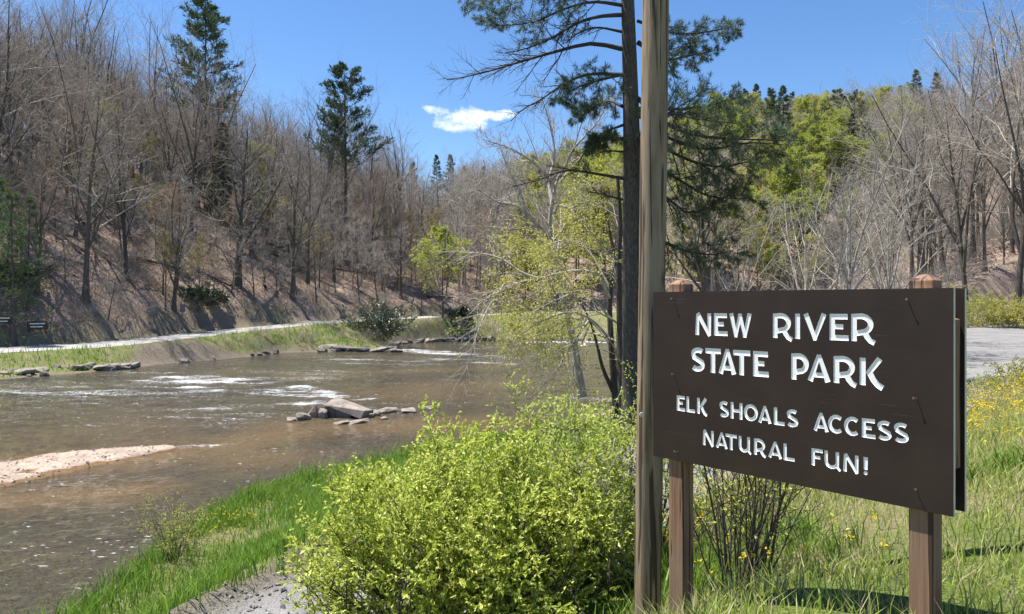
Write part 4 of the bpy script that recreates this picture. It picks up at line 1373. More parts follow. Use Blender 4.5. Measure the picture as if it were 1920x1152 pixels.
for PP, k in ((nw2, 5), (nw_, 4)):
    C, D = along(PP, k, .25, 1.05, rg)
    C = np.repeat(C, 9, 0)
    D = np.repeat(D, 9, 0) + rg.normal(0, .55, C.shape) + np.array([0, 0, -.1])
    leaves(m_, local(C, root), D, .12 + .06 * rg.random(len(C)), .009 + .005 * rg.random(len(C)), rg, 0.0)
sel = rg.random(len(tw)) < .12
m_.build('needles', M['needle'], pine, False)

# ---- leaning tree in olive-yellow leaf at the bank
rg = np.random.default_rng(78)
dA = 27.0
rx, ry = PX(1163, 0, dA)[0], dA
root = np.array([rx, ry, Hs(rx, ry)])
zp = HY - root[2] / dA * F
leafy = empty('leaning_tree', tuple(root))
tag(leafy, 'dark leaning tree in olive yellow spring leaf, drooping over the water left of the pole', 'tree')
TA = [[(1160, zp + 15, dA), (1152, 720, dA), (1146, 640, dA), (1143, 560, dA), (1152, 500, dA), (1165, 440, dA), (1160, 380, dA)],
      [(1152, zp + 10, dA + .3), (1158, 700, dA + .4), (1165, 620, dA + .5), (1160, 540, dA + .6), (1150, 470, dA + .8), (1135, 400, dA + 1)],
      [(1150, 735, dA), (1130, 690, dA - .2), (1118, 640, dA - .3), (1105, 600, dA - .5), (1085, 560, dA - .8)]]
PA, RA = traced(TA, [.17, .16, .09], [.05, .05, .02])
LA = [[(1143, 560, dA), (1120, 515, dA - .5), (1080, 508, dA - .9), (1040, 515, dA - 1.2), (1010, 523, dA - 1.5), (955, 535, dA - 1.8), (905, 565, dA - 2), (880, 590, dA - 2.1)],
      [(1010, 523, dA - 1.5), (975, 510, dA - 1.4), (945, 488, dA - 1.3), (915, 478, dA - 1.2), (870, 474, dA - 1), (805, 472, dA - .8)],
      [(945, 535, dA - 1.8), (920, 570, dA - 2), (905, 600, dA - 2.3), (890, 640, dA - 2.5), (875, 690, dA - 2.6), (850, 730, dA - 2.7)],
      [(1146, 640, dA), (1110, 600, dA - .8), (1070, 585, dA - 1.2), (1020, 600, dA - 1.6), (960, 640, dA - 2), (920, 680, dA - 2.3)],
      [(1146, 650, dA), (1110, 605, dA + .4), (1060, 600, dA + .6), (1010, 630, dA + .8), (960, 625, dA + 1)],
      [(1105, 600, dA - .5), (1070, 650, dA - 1), (1040, 700, dA - 1.4), (1000, 740, dA - 1.7)],
      [(1143, 540, dA), (1110, 480, dA + .5), (1070, 450, dA + .8), (1020, 460, dA + 1), (960, 470, dA + 1.2)],
      [(1152, 500, dA), (1120, 450, dA - .5), (1090, 410, dA - .8), (1070, 370, dA - 1)],
      [(1160, 400, dA), (1140, 370, dA), (1110, 350, dA), (1080, 345, dA)],
      [(1150, 690, dA), (1180, 660, dA - .4), (1200, 640, dA - .6), (1225, 650, dA - .8)],
      [(1105, 610, dA - .6), (1075, 690, dA - .6), (1085, 740, dA - .6), (1060, 790, dA - .7)],
      [(1146, 600, dA), (1100, 548, dA - 1.5), (1050, 560, dA - 2.2), (990, 590, dA - 2.6), (940, 620, dA - 2.8)]]
PB_, RB_ = traced(LA, [.085, .06, .04, .06, .05, .045, .05, .05, .05, .04, .035, .05], .01)
m_ = MB()
tubes(m_, local(PA, root), RA, 9)
m_.build('trunk', M['bark_dark'], leafy)
m_ = MB()
tubes(m_, local(PB_, root), RB_, 6)
t1, q1 = children(PB_, RB_, 15, .25, 1, (28, 65), lambda t: .36 * (1.15 - .6 * t), .0, 5, .17, .5, .006, .4, rg)
t2, q2 = children(t1, q1, 7, .2, 1, (28, 65), lambda t: .5 * (1.1 - .5 * t), -.01, 4, .2, .6, .0045, .5, rg)
tubes(m_, local(t1, root), q1, 4)
tubes(m_, local(t2, root), q2, 3)
m_.build('limbs', M['bark_pale'], leafy)
C, D = along(t2, 9, .2, 1.0, rg)
pxx = CX + C[:, 0] / C[:, 1] * F
pyy = HY - C[:, 2] / C[:, 1] * F
keepm = rg.random(len(C)) < np.clip((pxx - 890) / 70, .04, 1) * np.clip((705 - pyy) / 100, .05, 1) * np.clip((pyy - 370) / 90, .12, 1)
C, D = C[keepm], D[keepm]
C = np.repeat(C, 2, 0) + rg.normal(0, .10, (len(C) * 2, 3))
D = np.repeat(D, 2, 0)
m_ = MB()
leaves(m_, local(C, root), D, .07 + .06 * rg.random(len(C)), .045 + .03 * rg.random(len(C)), rg, droop=.35)
M['fresh'] = mat_leaf('fresh_leaf', (0.27, 0.31, 0.06), (0.44, 0.46, 0.12), 0.45, tcol=(0.46, 0.42, 0.12))
m_.build('foliage', M['fresh'], leafy, False)

# ---- white barked forked tree behind it
rg = np.random.default_rng(79)
dW = 30.5
rx, ry = PX(1085, 0, dW)[0], 30.0
TWh = [[(1092, 745, dW), (1075, 640, dW), (1055, 560, dW), (1040, 495, dW), (1033, 450, dW), (1030, 420, dW), (1036, 385, dW), (1040, 345, dW), (1062, 310, dW), (1085, 250, dW), (1100, 190, dW)],
       [(1031, 455, dW), (1010, 425, dW - .3), (985, 400, dW - .5), (965, 385, dW - .7), (930, 378, dW - 1), (890, 350, dW - 1.2)],
       [(1036, 385, dW), (1030, 340, dW + .6), (1040, 290, dW + 1), (1030, 230, dW + 1.2), (1015, 180, dW + 1.3)],
       [(1040, 400, dW), (1050, 385, dW - .6), (1075, 390, dW - .8), (1110, 350, dW - 1)],
       [(985, 400, dW - .5), (975, 360, dW - .4), (950, 310, dW), (935, 270, dW + .2)],
       [(1040, 350, dW), (1005, 310, dW - .6), (960, 280, dW - 1), (905, 262, dW - 1.3)],
       [(1062, 310, dW), (1075, 280, dW - .5), (1120, 230, dW - .8), (1140, 190, dW - 1)],
       [(1010, 425, dW - .3), (960, 430, dW - .8), (900, 420, dW - 1.2), (850, 370, dW - 1.6)]]
PW, RW = traced(TWh, [.20, .12, .10, .06, .07, .07, .06, .055], .015, 16)
gz = Hs(PW[0, 0, 0], PW[0, 0, 1])
root = np.array([PW[0, 0, 0], PW[0, 0, 1], max(gz, WZ)])
white_t = empty('white_tree', tuple(root))
tag(white_t, 'forked white barked bare tree rising behind the olive leaved tree over the river', 'tree')
m_ = MB()
tubes(m_, local(PW, root), RW, 8)
m_.build('trunk', M['bark_pale'], white_t)
m_ = MB()
t1, q1 = children(PW, RW, 15, .35, 1, (22, 52), lambda t: .30 * (1.15 - .6 * t), .08, 5, .12, .45, .012, .4, rg)
t2, q2 = children(t1, q1, 6, .2, 1, (25, 55), lambda t: .5 * (1.1 - .5 * t), .06, 4, .15, .6, .008, .5, rg)
t3, q3 = children(t2, q2, 4, .2, 1, (25, 55), lambda t: .5 * (1.1 - .5 * t), .05, 3, .15, .6, .006, .5, rg)
for a, b in ((t1, q1), (t2, q2), (t3, q3)):
    tubes(m_, local(a, root), b, 3)
m_.build('crown', M['bark_pale'], white_t)

# ---- dark stump-like second trunk beside the pine
rx, ry = PX(1168, 0, 25)[0], 25.0
root = np.array([rx, ry, Hs(rx, ry)])
P_, R2_ = traced([[(1170, HY - root[2] / 25 * F + 10, 25), (1166, 690, 25), (1163, 600, 25), (1160, 500, 25), (1163, 420, 25), (1158, 330, 25)]], .19, .06, 14)
dk = empty('bare_tree', tuple(root))
tag(dk, 'dark slim trunk tucked against the left side of the tall pine', 'tree')
m_ = MB()
tubes(m_, local(P_, root), R2_, 9)
m_.build('trunk', M['bark_dark'], dk)
m_ = MB()
t1, q1 = children(P_, R2_, 16, .2, 1, (35, 70), lambda t: .22 + 0 * t, .03, 5, .16, .3, .008, .4, rg)
t2, q2 = children(t1, q1, 6, .2, 1, (28, 60), lambda t: .5 + 0 * t, .02, 3, .18, .6, .005, .5, rg)
tubes(m_, local(t1, root), q1, 4)
tubes(m_, local(t2, root), q2, 3)
m_.build('crown', M['bark_pale'], dk)


# ------------------------------------------------------------------ shrubs
def shrub(name, label, base, stems, rad_, h, mat_leaf_, mat_stem, n2=8, n3=6, nl=12, ls=.035, seed=1, squash=1.0, bare=0.0, ang=(0, 62), lean=(0, 0), cat='shrub', group=None, r0=.012, spread0=.25, lw=.55, dome=None):
    rg = np.random.default_rng(seed)
    o = empty(name, base)
    tag(o, label, cat, group)
    K = 8
    a = rg.random(stems) * 6.28
    el = np.radians(ang[0] + (ang[1] - ang[0]) * rg.random(stems) ** .7)
    L = h * (.75 + .45 * rg.random(stems)) / np.maximum(np.cos(el), .55) * np.where(el > 0.8, .8, 1)
    P = np.empty((stems, K, 3))
    P[:, 0] = np.stack([np.cos(a) * spread0 * rg.random(stems), np.sin(a) * spread0 * rg.random(stems), np.full(stems, -.05)], -1)
    d = np.stack([np.cos(a) * np.sin(el) * rad_ / h * 1.3 + lean[0], np.sin(a) * np.sin(el) * squash * rad_ / h * 1.3 + lean[1], np.cos(el)], -1)
    d = norm(d)
    for k in range(1, K):
        d = norm(d + rg.normal(0, .07, d.shape) + np.array([0, 0, .05 - .035 * k]))
        P[:, k] = P[:, k - 1] + d * (L / (K - 1))[:, None]
    R0 = r0 * (.6 + .8 * rg.random(stems))[:, None] * np.linspace(1, .3, K)[None]
    P2, R2 = children(P, R0, n2, .2, 1, (25, 60), lambda t: .34 * (1.15 - .5 * t), .05, 5, .14, .6, .0025, .4, rg)
    P3, R3 = children(P2, R2, n3, .1, 1, (30, 65), lambda t: .48 * (1.1 - .4 * t), .03, 4, .14, .6, .0018, .5, rg)
    if dome is not None:
        dc, dr = np.array(dome[0]), np.array(dome[1])

        def inn(Q):
            v = (Q[:, -1] - dc) / dr
            rr = np.linalg.norm(v, axis=1)
            u = v / rr[:, None]
            lim = 1 + .46 * vnoise(u[:, 0] * 3 + u[:, 2] * 2, u[:, 1] * 3, .8, 55) + .2 * vnoise(u[:, 0] * 5, u[:, 2] * 5 + u[:, 1], .7, 56)
            return rr < lim
        v = (P - dc) / dr
        rr = np.linalg.norm(v, axis=2, keepdims=True)
        P = dc + v / np.maximum(rr, 1e-6) * np.minimum(rr, .88) * dr
        root_in = inn(P2[:, :1])
        wild = rg.random(len(P2)) < .022
        k2 = root_in & (inn(P2) | wild)
        k3 = np.repeat(k2, n3) & (inn(P3) | np.repeat(wild, n3))
        P3, R3 = P3[k3], R3[k3]
        P2, R2 = P2[k2], R2[k2]
    m_ = MB()
    tubes(m_, P, R0, 5)
    tubes(m_, P2, R2, 3)
    tubes(m_, P3, R3, 3)
    m_.build('stems', mat_stem, o)
    if nl:
        m_ = MB()
        for PP, n_ in ((P3, nl), (P2, nl + 2)):
            C, D = along(PP, n_, .15, 1.03, rg)
            kp = rg.random(len(C)) > bare
            C, D = C[kp], D[kp]
            leaves(m_, C, D + rg.normal(0, .5, C.shape), ls * (.6 + .8 * rg.random(len(C))), ls * lw * (.7 + .6 * rg.random(len(C))), rg)
        m_.build('foliage', mat_leaf_, o, False)
    return o


bz_ = lambda x, y: (x, y, Hs(x, y))
shrub('leafy_bush', 'big bright yellow green bush in fresh leaf in the foreground left of the pole', bz_(-.42, 6.3), 125, 1.35, 1.95, M['bush'], M['bark_dark'], 12, 9, 16, .040, 5, .9, spread0=.5, ang=(0, 68), r0=.009, dome=((.04, 0, .74), (1.52, 1.1, 1.42)))
shrub('leafy_bush', 'thinner yellow green bush with bare twigs showing, just left of the pole base', bz_(.46, 6.9), 66, .9, 1.9, M['bush'], M['bark_pale'], 11, 8, 13, .038, 6, .9, .15, spread0=.35, ang=(0, 60), r0=.008, dome=((.1, 0, .8), (.95, .9, 1.24)))
shrub('leafy_bush', 'low loose green bush between the pole and the left sign post', bz_(1.25, 7.2), 22, .8, 1.5, M['bush'], M['bark_dark'], 8, 5, 7, .036, 8, .9, .5, spread0=.3, ang=(0, 60))
shrub('stem_shrub', 'clump of thin dark stems with sparse new leaves under the sign by its left post', bz_(1.62, 5.35), 30, .55, 1.35, M['bush'], M['bark_dark'], 5, 3, 2, .042, 9, .8, .55, spread0=.18, ang=(0, 40), r0=.009)
shrub('bank_shrub', 'small twiggy shrub with sparse leaves standing at the river edge in the grass', bz_(-6.4, 13.9), 22, .55, .95, M['spring'], M['bark_grey'], 6, 5, 3, .04, 10, .9, .45, spread0=.2, ang=(0, 55), r0=.008)
shrub('bramble_shrub', 'pale grey leafless bramble beside the gravel road right of the sign', bz_(6.9, 10.6), 46, .9, .55, M['bush'], M['bark_pale'], 8, 6, 1, .035, 11, 1.0, .75, spread0=.6, ang=(0, 70), r0=.006)
shrub('bramble_shrub', 'dark green low bramble at the right edge below the gravel road', bz_(8.3, 11.8), 34, .9, .5, M['olive'], M['bark_dark'], 7, 5, 6, .035, 12, 1.0, .3, spread0=.6, ang=(0, 70), r0=.006)
for k, (px, d, r_, h, lab) in enumerate(((1835, 33.5, 1.6, 1.5, 'yellow green roadside shrub right of the sign edge'), (1900, 33, 1.3, 1.2, 'yellow green roadside shrub at the right edge of view'), (1790, 36, 1.5, 1.4, 'yellow green roadside shrub just behind the sign top corner'))):
    x, y = ray_xy(px, d)
    shrub('roadside_shrub', lab, bz_(x, y), 40, r_, h, M['olive'], M['bark_pale'], 7, 5, 5, .09, 30 + k, 1, .2, spread0=.8)
for k, (px, d, r_, h, lab) in enumerate(((385, 78, 2.2, 1.8, 'dark evergreen shrub low on the slope above the far road'), (716, 83, 1.8, 3.6, 'tall dark evergreen shrub on the far river bank below the road'),  (20, 66, 2.0, 1.6, 'evergreen shrub at the left edge by the road signs'), (860, 101, 2.0, 1.6, 'low dark shrub at the far bank near the river bend'))):
    x, y = ray_xy(px, d)
    z, f = H(np.array([x]), np.array([y]), True)
    shrub('evergreen_shrub', lab, (x, y, float(z[0])), 30, r_, h, M['evergreen'], M['bark_dark'], 7, 4, 6, .22, 40 + k, 1, .1, spread0=.6, r0=.02)
rgS = np.random.default_rng(61)
sp0 = None
pts = scatter(190, (-95, 5, 45, 135), lambda x, y, z, px, f: f['far'] & (f['e'] < 34) & ((f['sg'] > 0) & (f['e'] > .6)) & (px > -40) & (px < 930), lambda y: 1.6, 5000, 15)
brush0 = shrub('brush', 'leafless tan brush low on the left slope', (0, 0, 0), 34, .9, 1.2, None, M['twig_grey'], 6, 4, 0, seed=66, spread0=.6, r0=.012, group='leafless brush on the left slope')
for i, (x, y, z) in enumerate(pts):
    b = brush0
    if i:
        b = brush0.copy()
        link(b)
        for ch in brush0.children:
            c = ch.copy()
            link(c, b)
    b.location = (x, y, z)
    b.rotation_euler = (0, 0, rgS.random() * 6.28)
    b.scale = (.7 + .9 * rgS.random(),) * 3
for i, (x, y, z) in enumerate(scatter(26, (-45, 5, 45, 112), lambda x, y, z, px, f: f['far'] & (f['sg'] < 0) & (f['e'] > .6) & (f['dF'] > .4) & (f['pr'] > 6.2), lambda y: 1.6, 4000, 16)):
    b = link(brush0.copy())
    for ch in brush0.children:
        link(ch.copy(), b)
    b['label'] = 'leafless tan brush on the far river bank between road and water'
    b['group'] = 'leafless brush on the far river bank'
    b.location = (x, y, z)
    b.rotation_euler = (0, 0, rgS.random() * 6.28)
    b.scale = (.5 + .6 * rgS.random(),) * 3

for i, (x, y, z) in enumerate(scatter(44, (14, 70, 32, 80), lambda x, y, z, px, f: f['near'] & (f['dR'] > 4.2) & (f['dN'] > 1) & (px > 1480) & (px < 2000), lambda y: 2.2, 4000, 18)):
    b = link(brush0.copy())
    for ch in brush0.children:
        link(ch.copy(), b)
    b['label'] = 'leafless tan brush under the stand of bare trees at the right'
    b['group'] = 'leafless brush under the right hand trees'
    b.location = (x, y, z)
    b.rotation_euler = (0, 0, rgS.random() * 6.28)
    b.scale = (.8 + .9 * rgS.random(),) * 3
for i, (x, y, z) in enumerate(scatter(30, (14, 75, 34, 84), lambda x, y, z, px, f: f['near'] & (f['dR'] > 4.5) & (f['dN'] > 1) & (px > 1560) & (px < 2000), lambda y: 2.5, 4000, 20)):
    plant('young_tree', YOUNG[i % 3], (x, y, z), 'slim leafless young tree among the bare stand at the right', 'tree', 'young bare trees at the right', i * 1.7, .55 + .5 * rgS.random())
log0 = None
for i, (x, y, z) in enumerate(scatter(16, (-75, 0, 48, 115), lambda x, y, z, px, f: f['far'] & (f['sg'] > 0) & (f['e'] > 2) & (f['e'] < 28) & (px > 0) & (px < 900), lambda y: 5, 3000, 22)):
    if log0 is None:
        m_ = MB()
        P_, R2_ = resample([(-2.6, 0, 0), (-.8, .12, .05), (1, -.05, .02), (2.8, .1, .0)], 8)[None], np.linspace(.17, .08, 8)[None]
        tubes(m_, P_, R2_, 8)
        t1, q1 = children(P_, R2_, 5, .4, .95, (35, 65), lambda t: .25 + 0 * t, .05, 4, .12, .4, .015, .4, rgS)
        tubes(m_, t1, q1, 4)
        o = log0 = tag(m_.build('fallen_log', M['bark_dark']), 'fallen grey log lying in the leaf litter of the left slope', 'log', 'fallen logs on the left slope')
    else:
        o = link(log0.copy())
    o.location = (x, y, z + .2)
    o.rotation_euler = (0, .0, rgS.random() * 3.1)
    gx_ = Hs(x + math.cos(o.rotation_euler[2]), y + math.sin(o.rotation_euler[2])) - Hs(x - math.cos(o.rotation_euler[2]), y - math.sin(o.rotation_euler[2]))
    o.rotation_euler = (0, -math.atan2(gx_, 2.0), o.rotation_euler[2])


# ------------------------------------------------------------------ grass, flowers, litter
def blades(name, xy, h, wd, mat_, label, cat, lean=.35, seed=1, z=None, tip=0.0):
    rg = np.random.default_rng(seed)
    n = len(xy)
    h = h * (.5 + .8 * rg.random(n))
    z = H(xy[:, 0], xy[:, 1]) if z is None else z
    a = rg.random(n) * 6.28
    ld = np.stack([np.cos(a), np.sin(a)], -1) * (h * lean * (.3 + rg.random(n)))[:, None]
    b = rg.random(n) * 6.28
    sd_ = np.stack([np.cos(b), np.sin(b), np.zeros(n)], -1) * (wd * (.6 + .8 * rg.random(n)))[:, None] / 2
    base = np.c_[xy, z - .02]
    mid = base + np.c_[ld * .3, h * .55]
    top = base + np.c_[ld, h * (.95 - .1 * rg.random(n))]
    V = np.stack([base - sd_, base + sd_, mid + sd_ * .8, mid - sd_ * .8, top], 1).reshape(-1, 3)
    k = np.arange(n)[:, None] * 5
    m_ = MB()
    m_.add(V, k + np.array([[0, 1, 2, 3]]), k + np.array([[3, 2, 4]]))
    o = m_.build(name, mat_, None, False)
    return tag(o, label, cat, kind='stuff')


def pts_mask(n, box, fn, seed):
    rg = np.random.default_rng(seed)
    xy = np.stack([box[0] + (box[1] - box[0]) * rg.random(n), box[2] + (box[3] - box[2]) * rg.random(n)], -1)
    z, f = H(xy[:, 0], xy[:, 1], True)
    return xy[rg.random(n) < fn(xy[:, 0], xy[:, 1], z, f)]


def bank_mask(x, y, z, f):
    cl = smooth(.55 + 1.6 * vnoise(x, y, 1.1, 71) + 1.0 * vnoise(x, y, .35, 72))
    rr = f['dR'] - f['wr']
    return (f['near'] & (f['dN'] > .1) & (rr > .15)) * (.10 + .9 * cl) * np.clip(.10 + rr / 1.1, 0, 1) * ((x < 2.5) | (y > 15))


xy = pts_mask(200000, (-9, 6, 5, 30), bank_mask, 81)
blades('bank_grass', xy, .30, .014, M['grass'], 'lush green grass on the near river bank', 'grass', .5, 82)
xy = pts_mask(26000, (-7.6, 3, 9, 24), lambda x, y, z, f: (f['near'] & (f['dN'] > .1) & (f['dN'] < 1.6)) * smooth(.5 + 2 * vnoise(x, y, .9, 73)), 83)
blades('bank_grass', xy, .55, .017, M['grass'], 'taller grass tufts along the near waterline', 'grass', .5, 84)


def meadow_mask(x, y, z, f):
    rr = f['dR'] - f['wr']
    cl = smooth(.6 + 1.3 * vnoise(x, y, 1.4, 74) + .8 * vnoise(x, y, .4, 75))
    return (f['near'] & (rr > .1)) * (x > .2 + .06 * y) * (.25 + .75 * cl) * np.clip(.3 + rr, 0, 1)


xy = pts_mask(170000, (.3, 12, 1.6, 14), meadow_mask, 85)
blades('meadow_grass', xy, .17, .008, M['meadow'], 'rough spring meadow grass under and right of the sign', 'grass', .55, 86)
xy = pts_mask(36000, (.6, 11, 1.8, 13), meadow_mask, 87)
blades('dry_grass', xy, .22, .005, M['dry'], 'dry straw stems standing in the meadow', 'dry grass', .7, 88)
xy = pts_mask(14000, (.9, 6, 2.2, 6.5), lambda x, y, z, f: meadow_mask(x, y, z, f) * (vnoise(x, y, .8, 76) > .12), 89)
blades('grass_tufts', xy, .27, .012, M['grass'], 'dark green grass tufts around the right sign post', 'grass', .6, 90)
xy = pts_mask(60000, (10, 40, 14, 42), lambda x, y, z, f: (f['near'] & (f['dR'] > f['wr'] + .1)) * 1.0 * np.clip(1.6 - (f['dR'] - f['wr']) / 4, 0, 1), 91)
blades('verge_grass', xy, .26, .02, M['meadow'], 'grass verge along the gravel road at right', 'grass', .5, 92)
# yellow flowers
xy = pts_mask(13000, (1.2, 12, 3.8, 13.5), lambda x, y, z, f: meadow_mask(x, y, z, f) * (vnoise(x, y, 1.6, 77) > -.08) * np.clip((y - 3) / 5, .1, 1) * .8, 93)
rg = np.random.default_rng(94)
xy2 = pts_mask(170, (-6.6, -4.9, 13.3, 15.6), lambda x, y, z, f: (f['near'] & (f['dN'] > .3)) * .35, 95)
for xyf, lab, cnt in ((xy, 'scattered yellow wildflowers in the meadow below the sign', 5), (xy2, 'yellow flowers beside the twiggy shrub on the river bank', 6)):
    z = H(xyf[:, 0], xyf[:, 1])
    hgt = .16 + .22 * rg.random(len(xyf)) + (.2 if cnt == 6 else 0)
    C = np.c_[xyf, z + hgt]
    m_ = MB()
    C5 = np.repeat(C, cnt, 0) + rg.normal(0, .012, (len(C) * cnt, 3))
    a = rg.random(len(C5)) * 6.28
    leaves(m_, C5, np.stack([np.cos(a), np.sin(a), .2 + 0 * a], -1), .018 + .012 * rg.random(len(C5)), .014 + .006 * rg.random(len(C5)), rg)
    tag(m_.build('wildflowers', M['flower'], None, False), lab, 'flowers', kind='stuff')
# far bank grass
xy = pts_mask(170000, (-60, 45, 38, 116), lambda x, y, z, f: (f['far'] & (f['sg'] < 0) & (f['e'] > .15) & (f['dF'] > np.interp(f['pr'], [4.9, 5.3, 6.0, 6.5], [.5, 2.6, 2.4, .5]))) * smooth(.75 + 1.2 * vnoise(x, y, 2.2, 78)) * np.interp(f['pr'], [0, 7, 8.5, 10], [1, 1, .8, .8]), 96)
blades('far_bank_grass', xy, .42, .05, M['grass'], 'grass on the far river bank below the gravel road', 'grass', .6, 97)
xy = pts_mask(26000, (-60, 0, 38, 104), lambda x, y, z, f: (f['far'] & (f['sg'] > 0) & (f['e'] > .1) & (f['e'] < 2.0)) * smooth(.45 + 1.6 * vnoise(x, y, 2.2, 79)), 98)
blades('far_verge_grass', xy, .3, .05, M['meadow'], 'weedy verge at the foot of the far slope', 'grass', .6, 99)
# fallen leaves on the slope
xy = pts_mask(170000, (-110, 10, 40, 150), lambda x, y, z, f: (f['far'] & (f['sg'] > 0) & (f['e'] > .8) & (f['e'] < 50)) * smooth(.6 + 1.2 * vnoise(x, y, 3, 80)) * (x / np.maximum(y, 1) > -.78), 101)
xyr = pts_mask(26000, (14, 75, 34, 85), lambda x, y, z, f: (f['near'] & (f['dR'] > 4)) * smooth(.6 + 1.2 * vnoise(x, y, 3, 81)), 102)
xy = np.concatenate([xy, xyr])
C = np.c_[xy, H(xy[:, 0], xy[:, 1]) + .05]
m_ = MB()
a = rg.random(len(C)) * 6.28
leaves(m_, C, np.stack([np.cos(a), np.sin(a), rg.normal(0, .4, len(C))], -1), .12 + .13 * rg.random(len(C)), .09 + .08 * rg.random(len(C)), rg, .5)
tag(m_.build('fallen_leaves', M['litter_leaf'], None, False), 'layer of dry fallen leaves covering the woodland floor', 'leaf litter', kind='stuff')


# ------------------------------------------------------------------ stones
def stone(name, label, c, size, rot, mat_, seed, cat='rock', group=None, boxy=False):
    rg = np.random.default_rng(seed)
    b = bmesh.new()
    n = 26
    for _ in range(n):
        p = rg.normal(0, 1, 3)
        p = p / np.max(np.abs(p)) * (.82 + .18 * rg.random())
        if boxy:
            p = np.sign(p) * (.80 + .2 * rg.random(3))
        b.verts.new(p * np.array(size) / 2)
    r_ = bmesh.ops.convex_hull(b, input=b.verts)
    bmesh.ops.delete(b, geom=[g_ for g_ in r_['geom_interior'] if isinstance(g_, bmesh.types.BMVert)], context='VERTS')
    bmesh.ops.bevel(b, geom=list(b.edges), offset=min(size) * .05, segments=1, affect='EDGES', clamp_overlap=True)
    me = bpy.data.meshes.new(name)
    b.to_mesh(me)
    b.free()
    me.materials.append(mat_)
    o = link(bpy.data.objects.new(name, me))
    o.location = c
    o.rotation_euler = rot
    return tag(o, label, cat, group)


def wpt(px, py, z=WZ):
    d = -z * F / (py - HY)
    return PX(px, py, d)


xyg = pts_mask(16000, (-5, 2.5, 6.2, 13.5), lambda x, y, z, f: f['near'] * np.exp(-((f['dR'] - f['wr'] + .1) / .55) ** 2) * .55, 103)
rg = np.random.default_rng(104)
ng = len(xyg)
cg = np.c_[xyg, H(xyg[:, 0], xyg[:, 1]) + .012]
sz = (.008 + .03 * rg.random((ng, 1)) ** 3)[:, :, None] * (.6 + .8 * rg.random((ng, 6, 1)))
oc = np.array([(1, 0, 0), (0, 1, 0), (-1, 0, 0), (0, -1, 0), (0, 0, .7), (0, 0, -.7)], float)[None] + rg.normal(0, .25, (ng, 6, 3))
m_ = MB()
m_.add((cg[:, None] + oc * sz).reshape(-1, 3), None, (np.arange(ng)[:, None, None] * 6 + np.array([(0, 1, 4), (1, 2, 4), (2, 3, 4), (3, 0, 4), (1, 0, 5), (2, 1, 5), (3, 2, 5), (0, 3, 5)])[None]).reshape(-1, 3))
tag(m_.build('loose_stones', M['gravel'], None, False), 'loose crushed stones strewn along the edge of the near gravel road', 'gravel', kind='stuff')
xb = np.stack([rg.uniform(-18, -10.5, 3600), rg.uniform(19.5, 27, 3600)], -1)
ib = np.clip(((xb[:, 0] + 26) / .12).astype(int), 0, bz.shape[0] - 1), np.clip(((xb[:, 1] - 17) / .12).astype(int), 0, bz.shape[1] - 1)
xb = np.c_[xb, bz[ib]][bz[ib] > WZ - .02]
ng = len(xb)
sz = (.012 + .05 * rg.random((ng, 1)) ** 4)[:, :, None] * (.6 + .8 * rg.random((ng, 6, 1)))
oc = np.array([(1, 0, 0), (0, 1, 0), (-1, 0, 0), (0, -1, 0), (0, 0, .7), (0, 0, -.7)], float)[None] + rg.normal(0, .25, (ng, 6, 3))
m_ = MB()
m_.add((xb[:, None] + oc * sz).reshape(-1, 3), None, (np.arange(ng)[:, None, None] * 6 + np.array([(0, 1, 4), (1, 2, 4), (2, 3, 4), (3, 0, 4), (1, 0, 5), (2, 1, 5), (3, 2, 5), (0, 3, 5)])[None]).reshape(-1, 3))
tag(m_.build('bar_pebbles', M['sand'], None, False), 'pebbles strewn over the pale sandbar in the river', 'pebbles', kind='stuff')
rg = np.random.default_rng(105)
st0 = None
fbp = np.array(FB[4:18], float)
fs = np.concatenate([[0], np.cumsum(np.hypot(*np.diff(fbp, axis=0).T))])
for i in range(60):
    u = rg.random() * fs[-1]
    x, y = np.interp(u, fs, fbp[:, 0]) + rg.normal(0, .25), np.interp(u, fs, fbp[:, 1]) + rg.normal(0, .25)
    if st0 is None:
        o = st0 = stone('shore_stone', 'small dark stone at the waterline of the far bank', (0, 0, 0), (.8, .55, .45), (0, 0, 0), M['rock_dark'], 200, group='small stones along the far waterline')
    else:
        o = link(st0.copy())
    o.location = (x, y, WZ + .06)
    o.rotation_euler = (rg.normal(0, .2), rg.normal(0, .2), rg.random() * 6.28)
    o.scale = (.5 + .9 * rg.random(),) * 3
c = wpt(645, 785)
stone('rock_slab', 'big dark tilted slab of rock leaning in the river, highest of the mid stream rocks', (c[0] + .1, c[1] + .4, WZ + .42), (2.0, 1.1, .42), (rad(-8), rad(17), rad(-14)), M['rock'], 1, boxy=True)
stone('rock_block', 'dark block of rock propping up the tilted slab in the river', (c[0] - .25, c[1] + .5, WZ + .05), (1.3, .8, .75), (.0, .1, -.2), M['rock_dark'], 2, boxy=True)
for i, (px, py, sx, sy, sz, tilt) in enumerate(((590, 783, .55, .3, .85, .5), (570, 787, .8, .5, .4, .3), (548, 788, .6, .5, .2, .1), (606, 784, .5, .4, .6, -.2), (672, 793, 1.1, .5, .18, .12), (690, 783, .7, .5, .3, -.1), (703, 780, .6, .4, .4, .2), (716, 776, .5, .5, .4, .1), (735, 772, 1.2, .6, .3, .1), (765, 772, 1.2, .7, .22, 0), (800, 768, .7, .5, .25, 0), (640, 795, .7, .4, .15, .1), (722, 786, .5, .3, .18, .1))):
    c = wpt(px, py)
    stone('river_rock', 'flat brown rock in the broken row beside the tilted slab mid river', (c[0], c[1], WZ + sz * .18), (sx, sy, sz), (tilt * .5, tilt, i * .9), M['rock'], 10 + i, group='rocks in the row mid river')
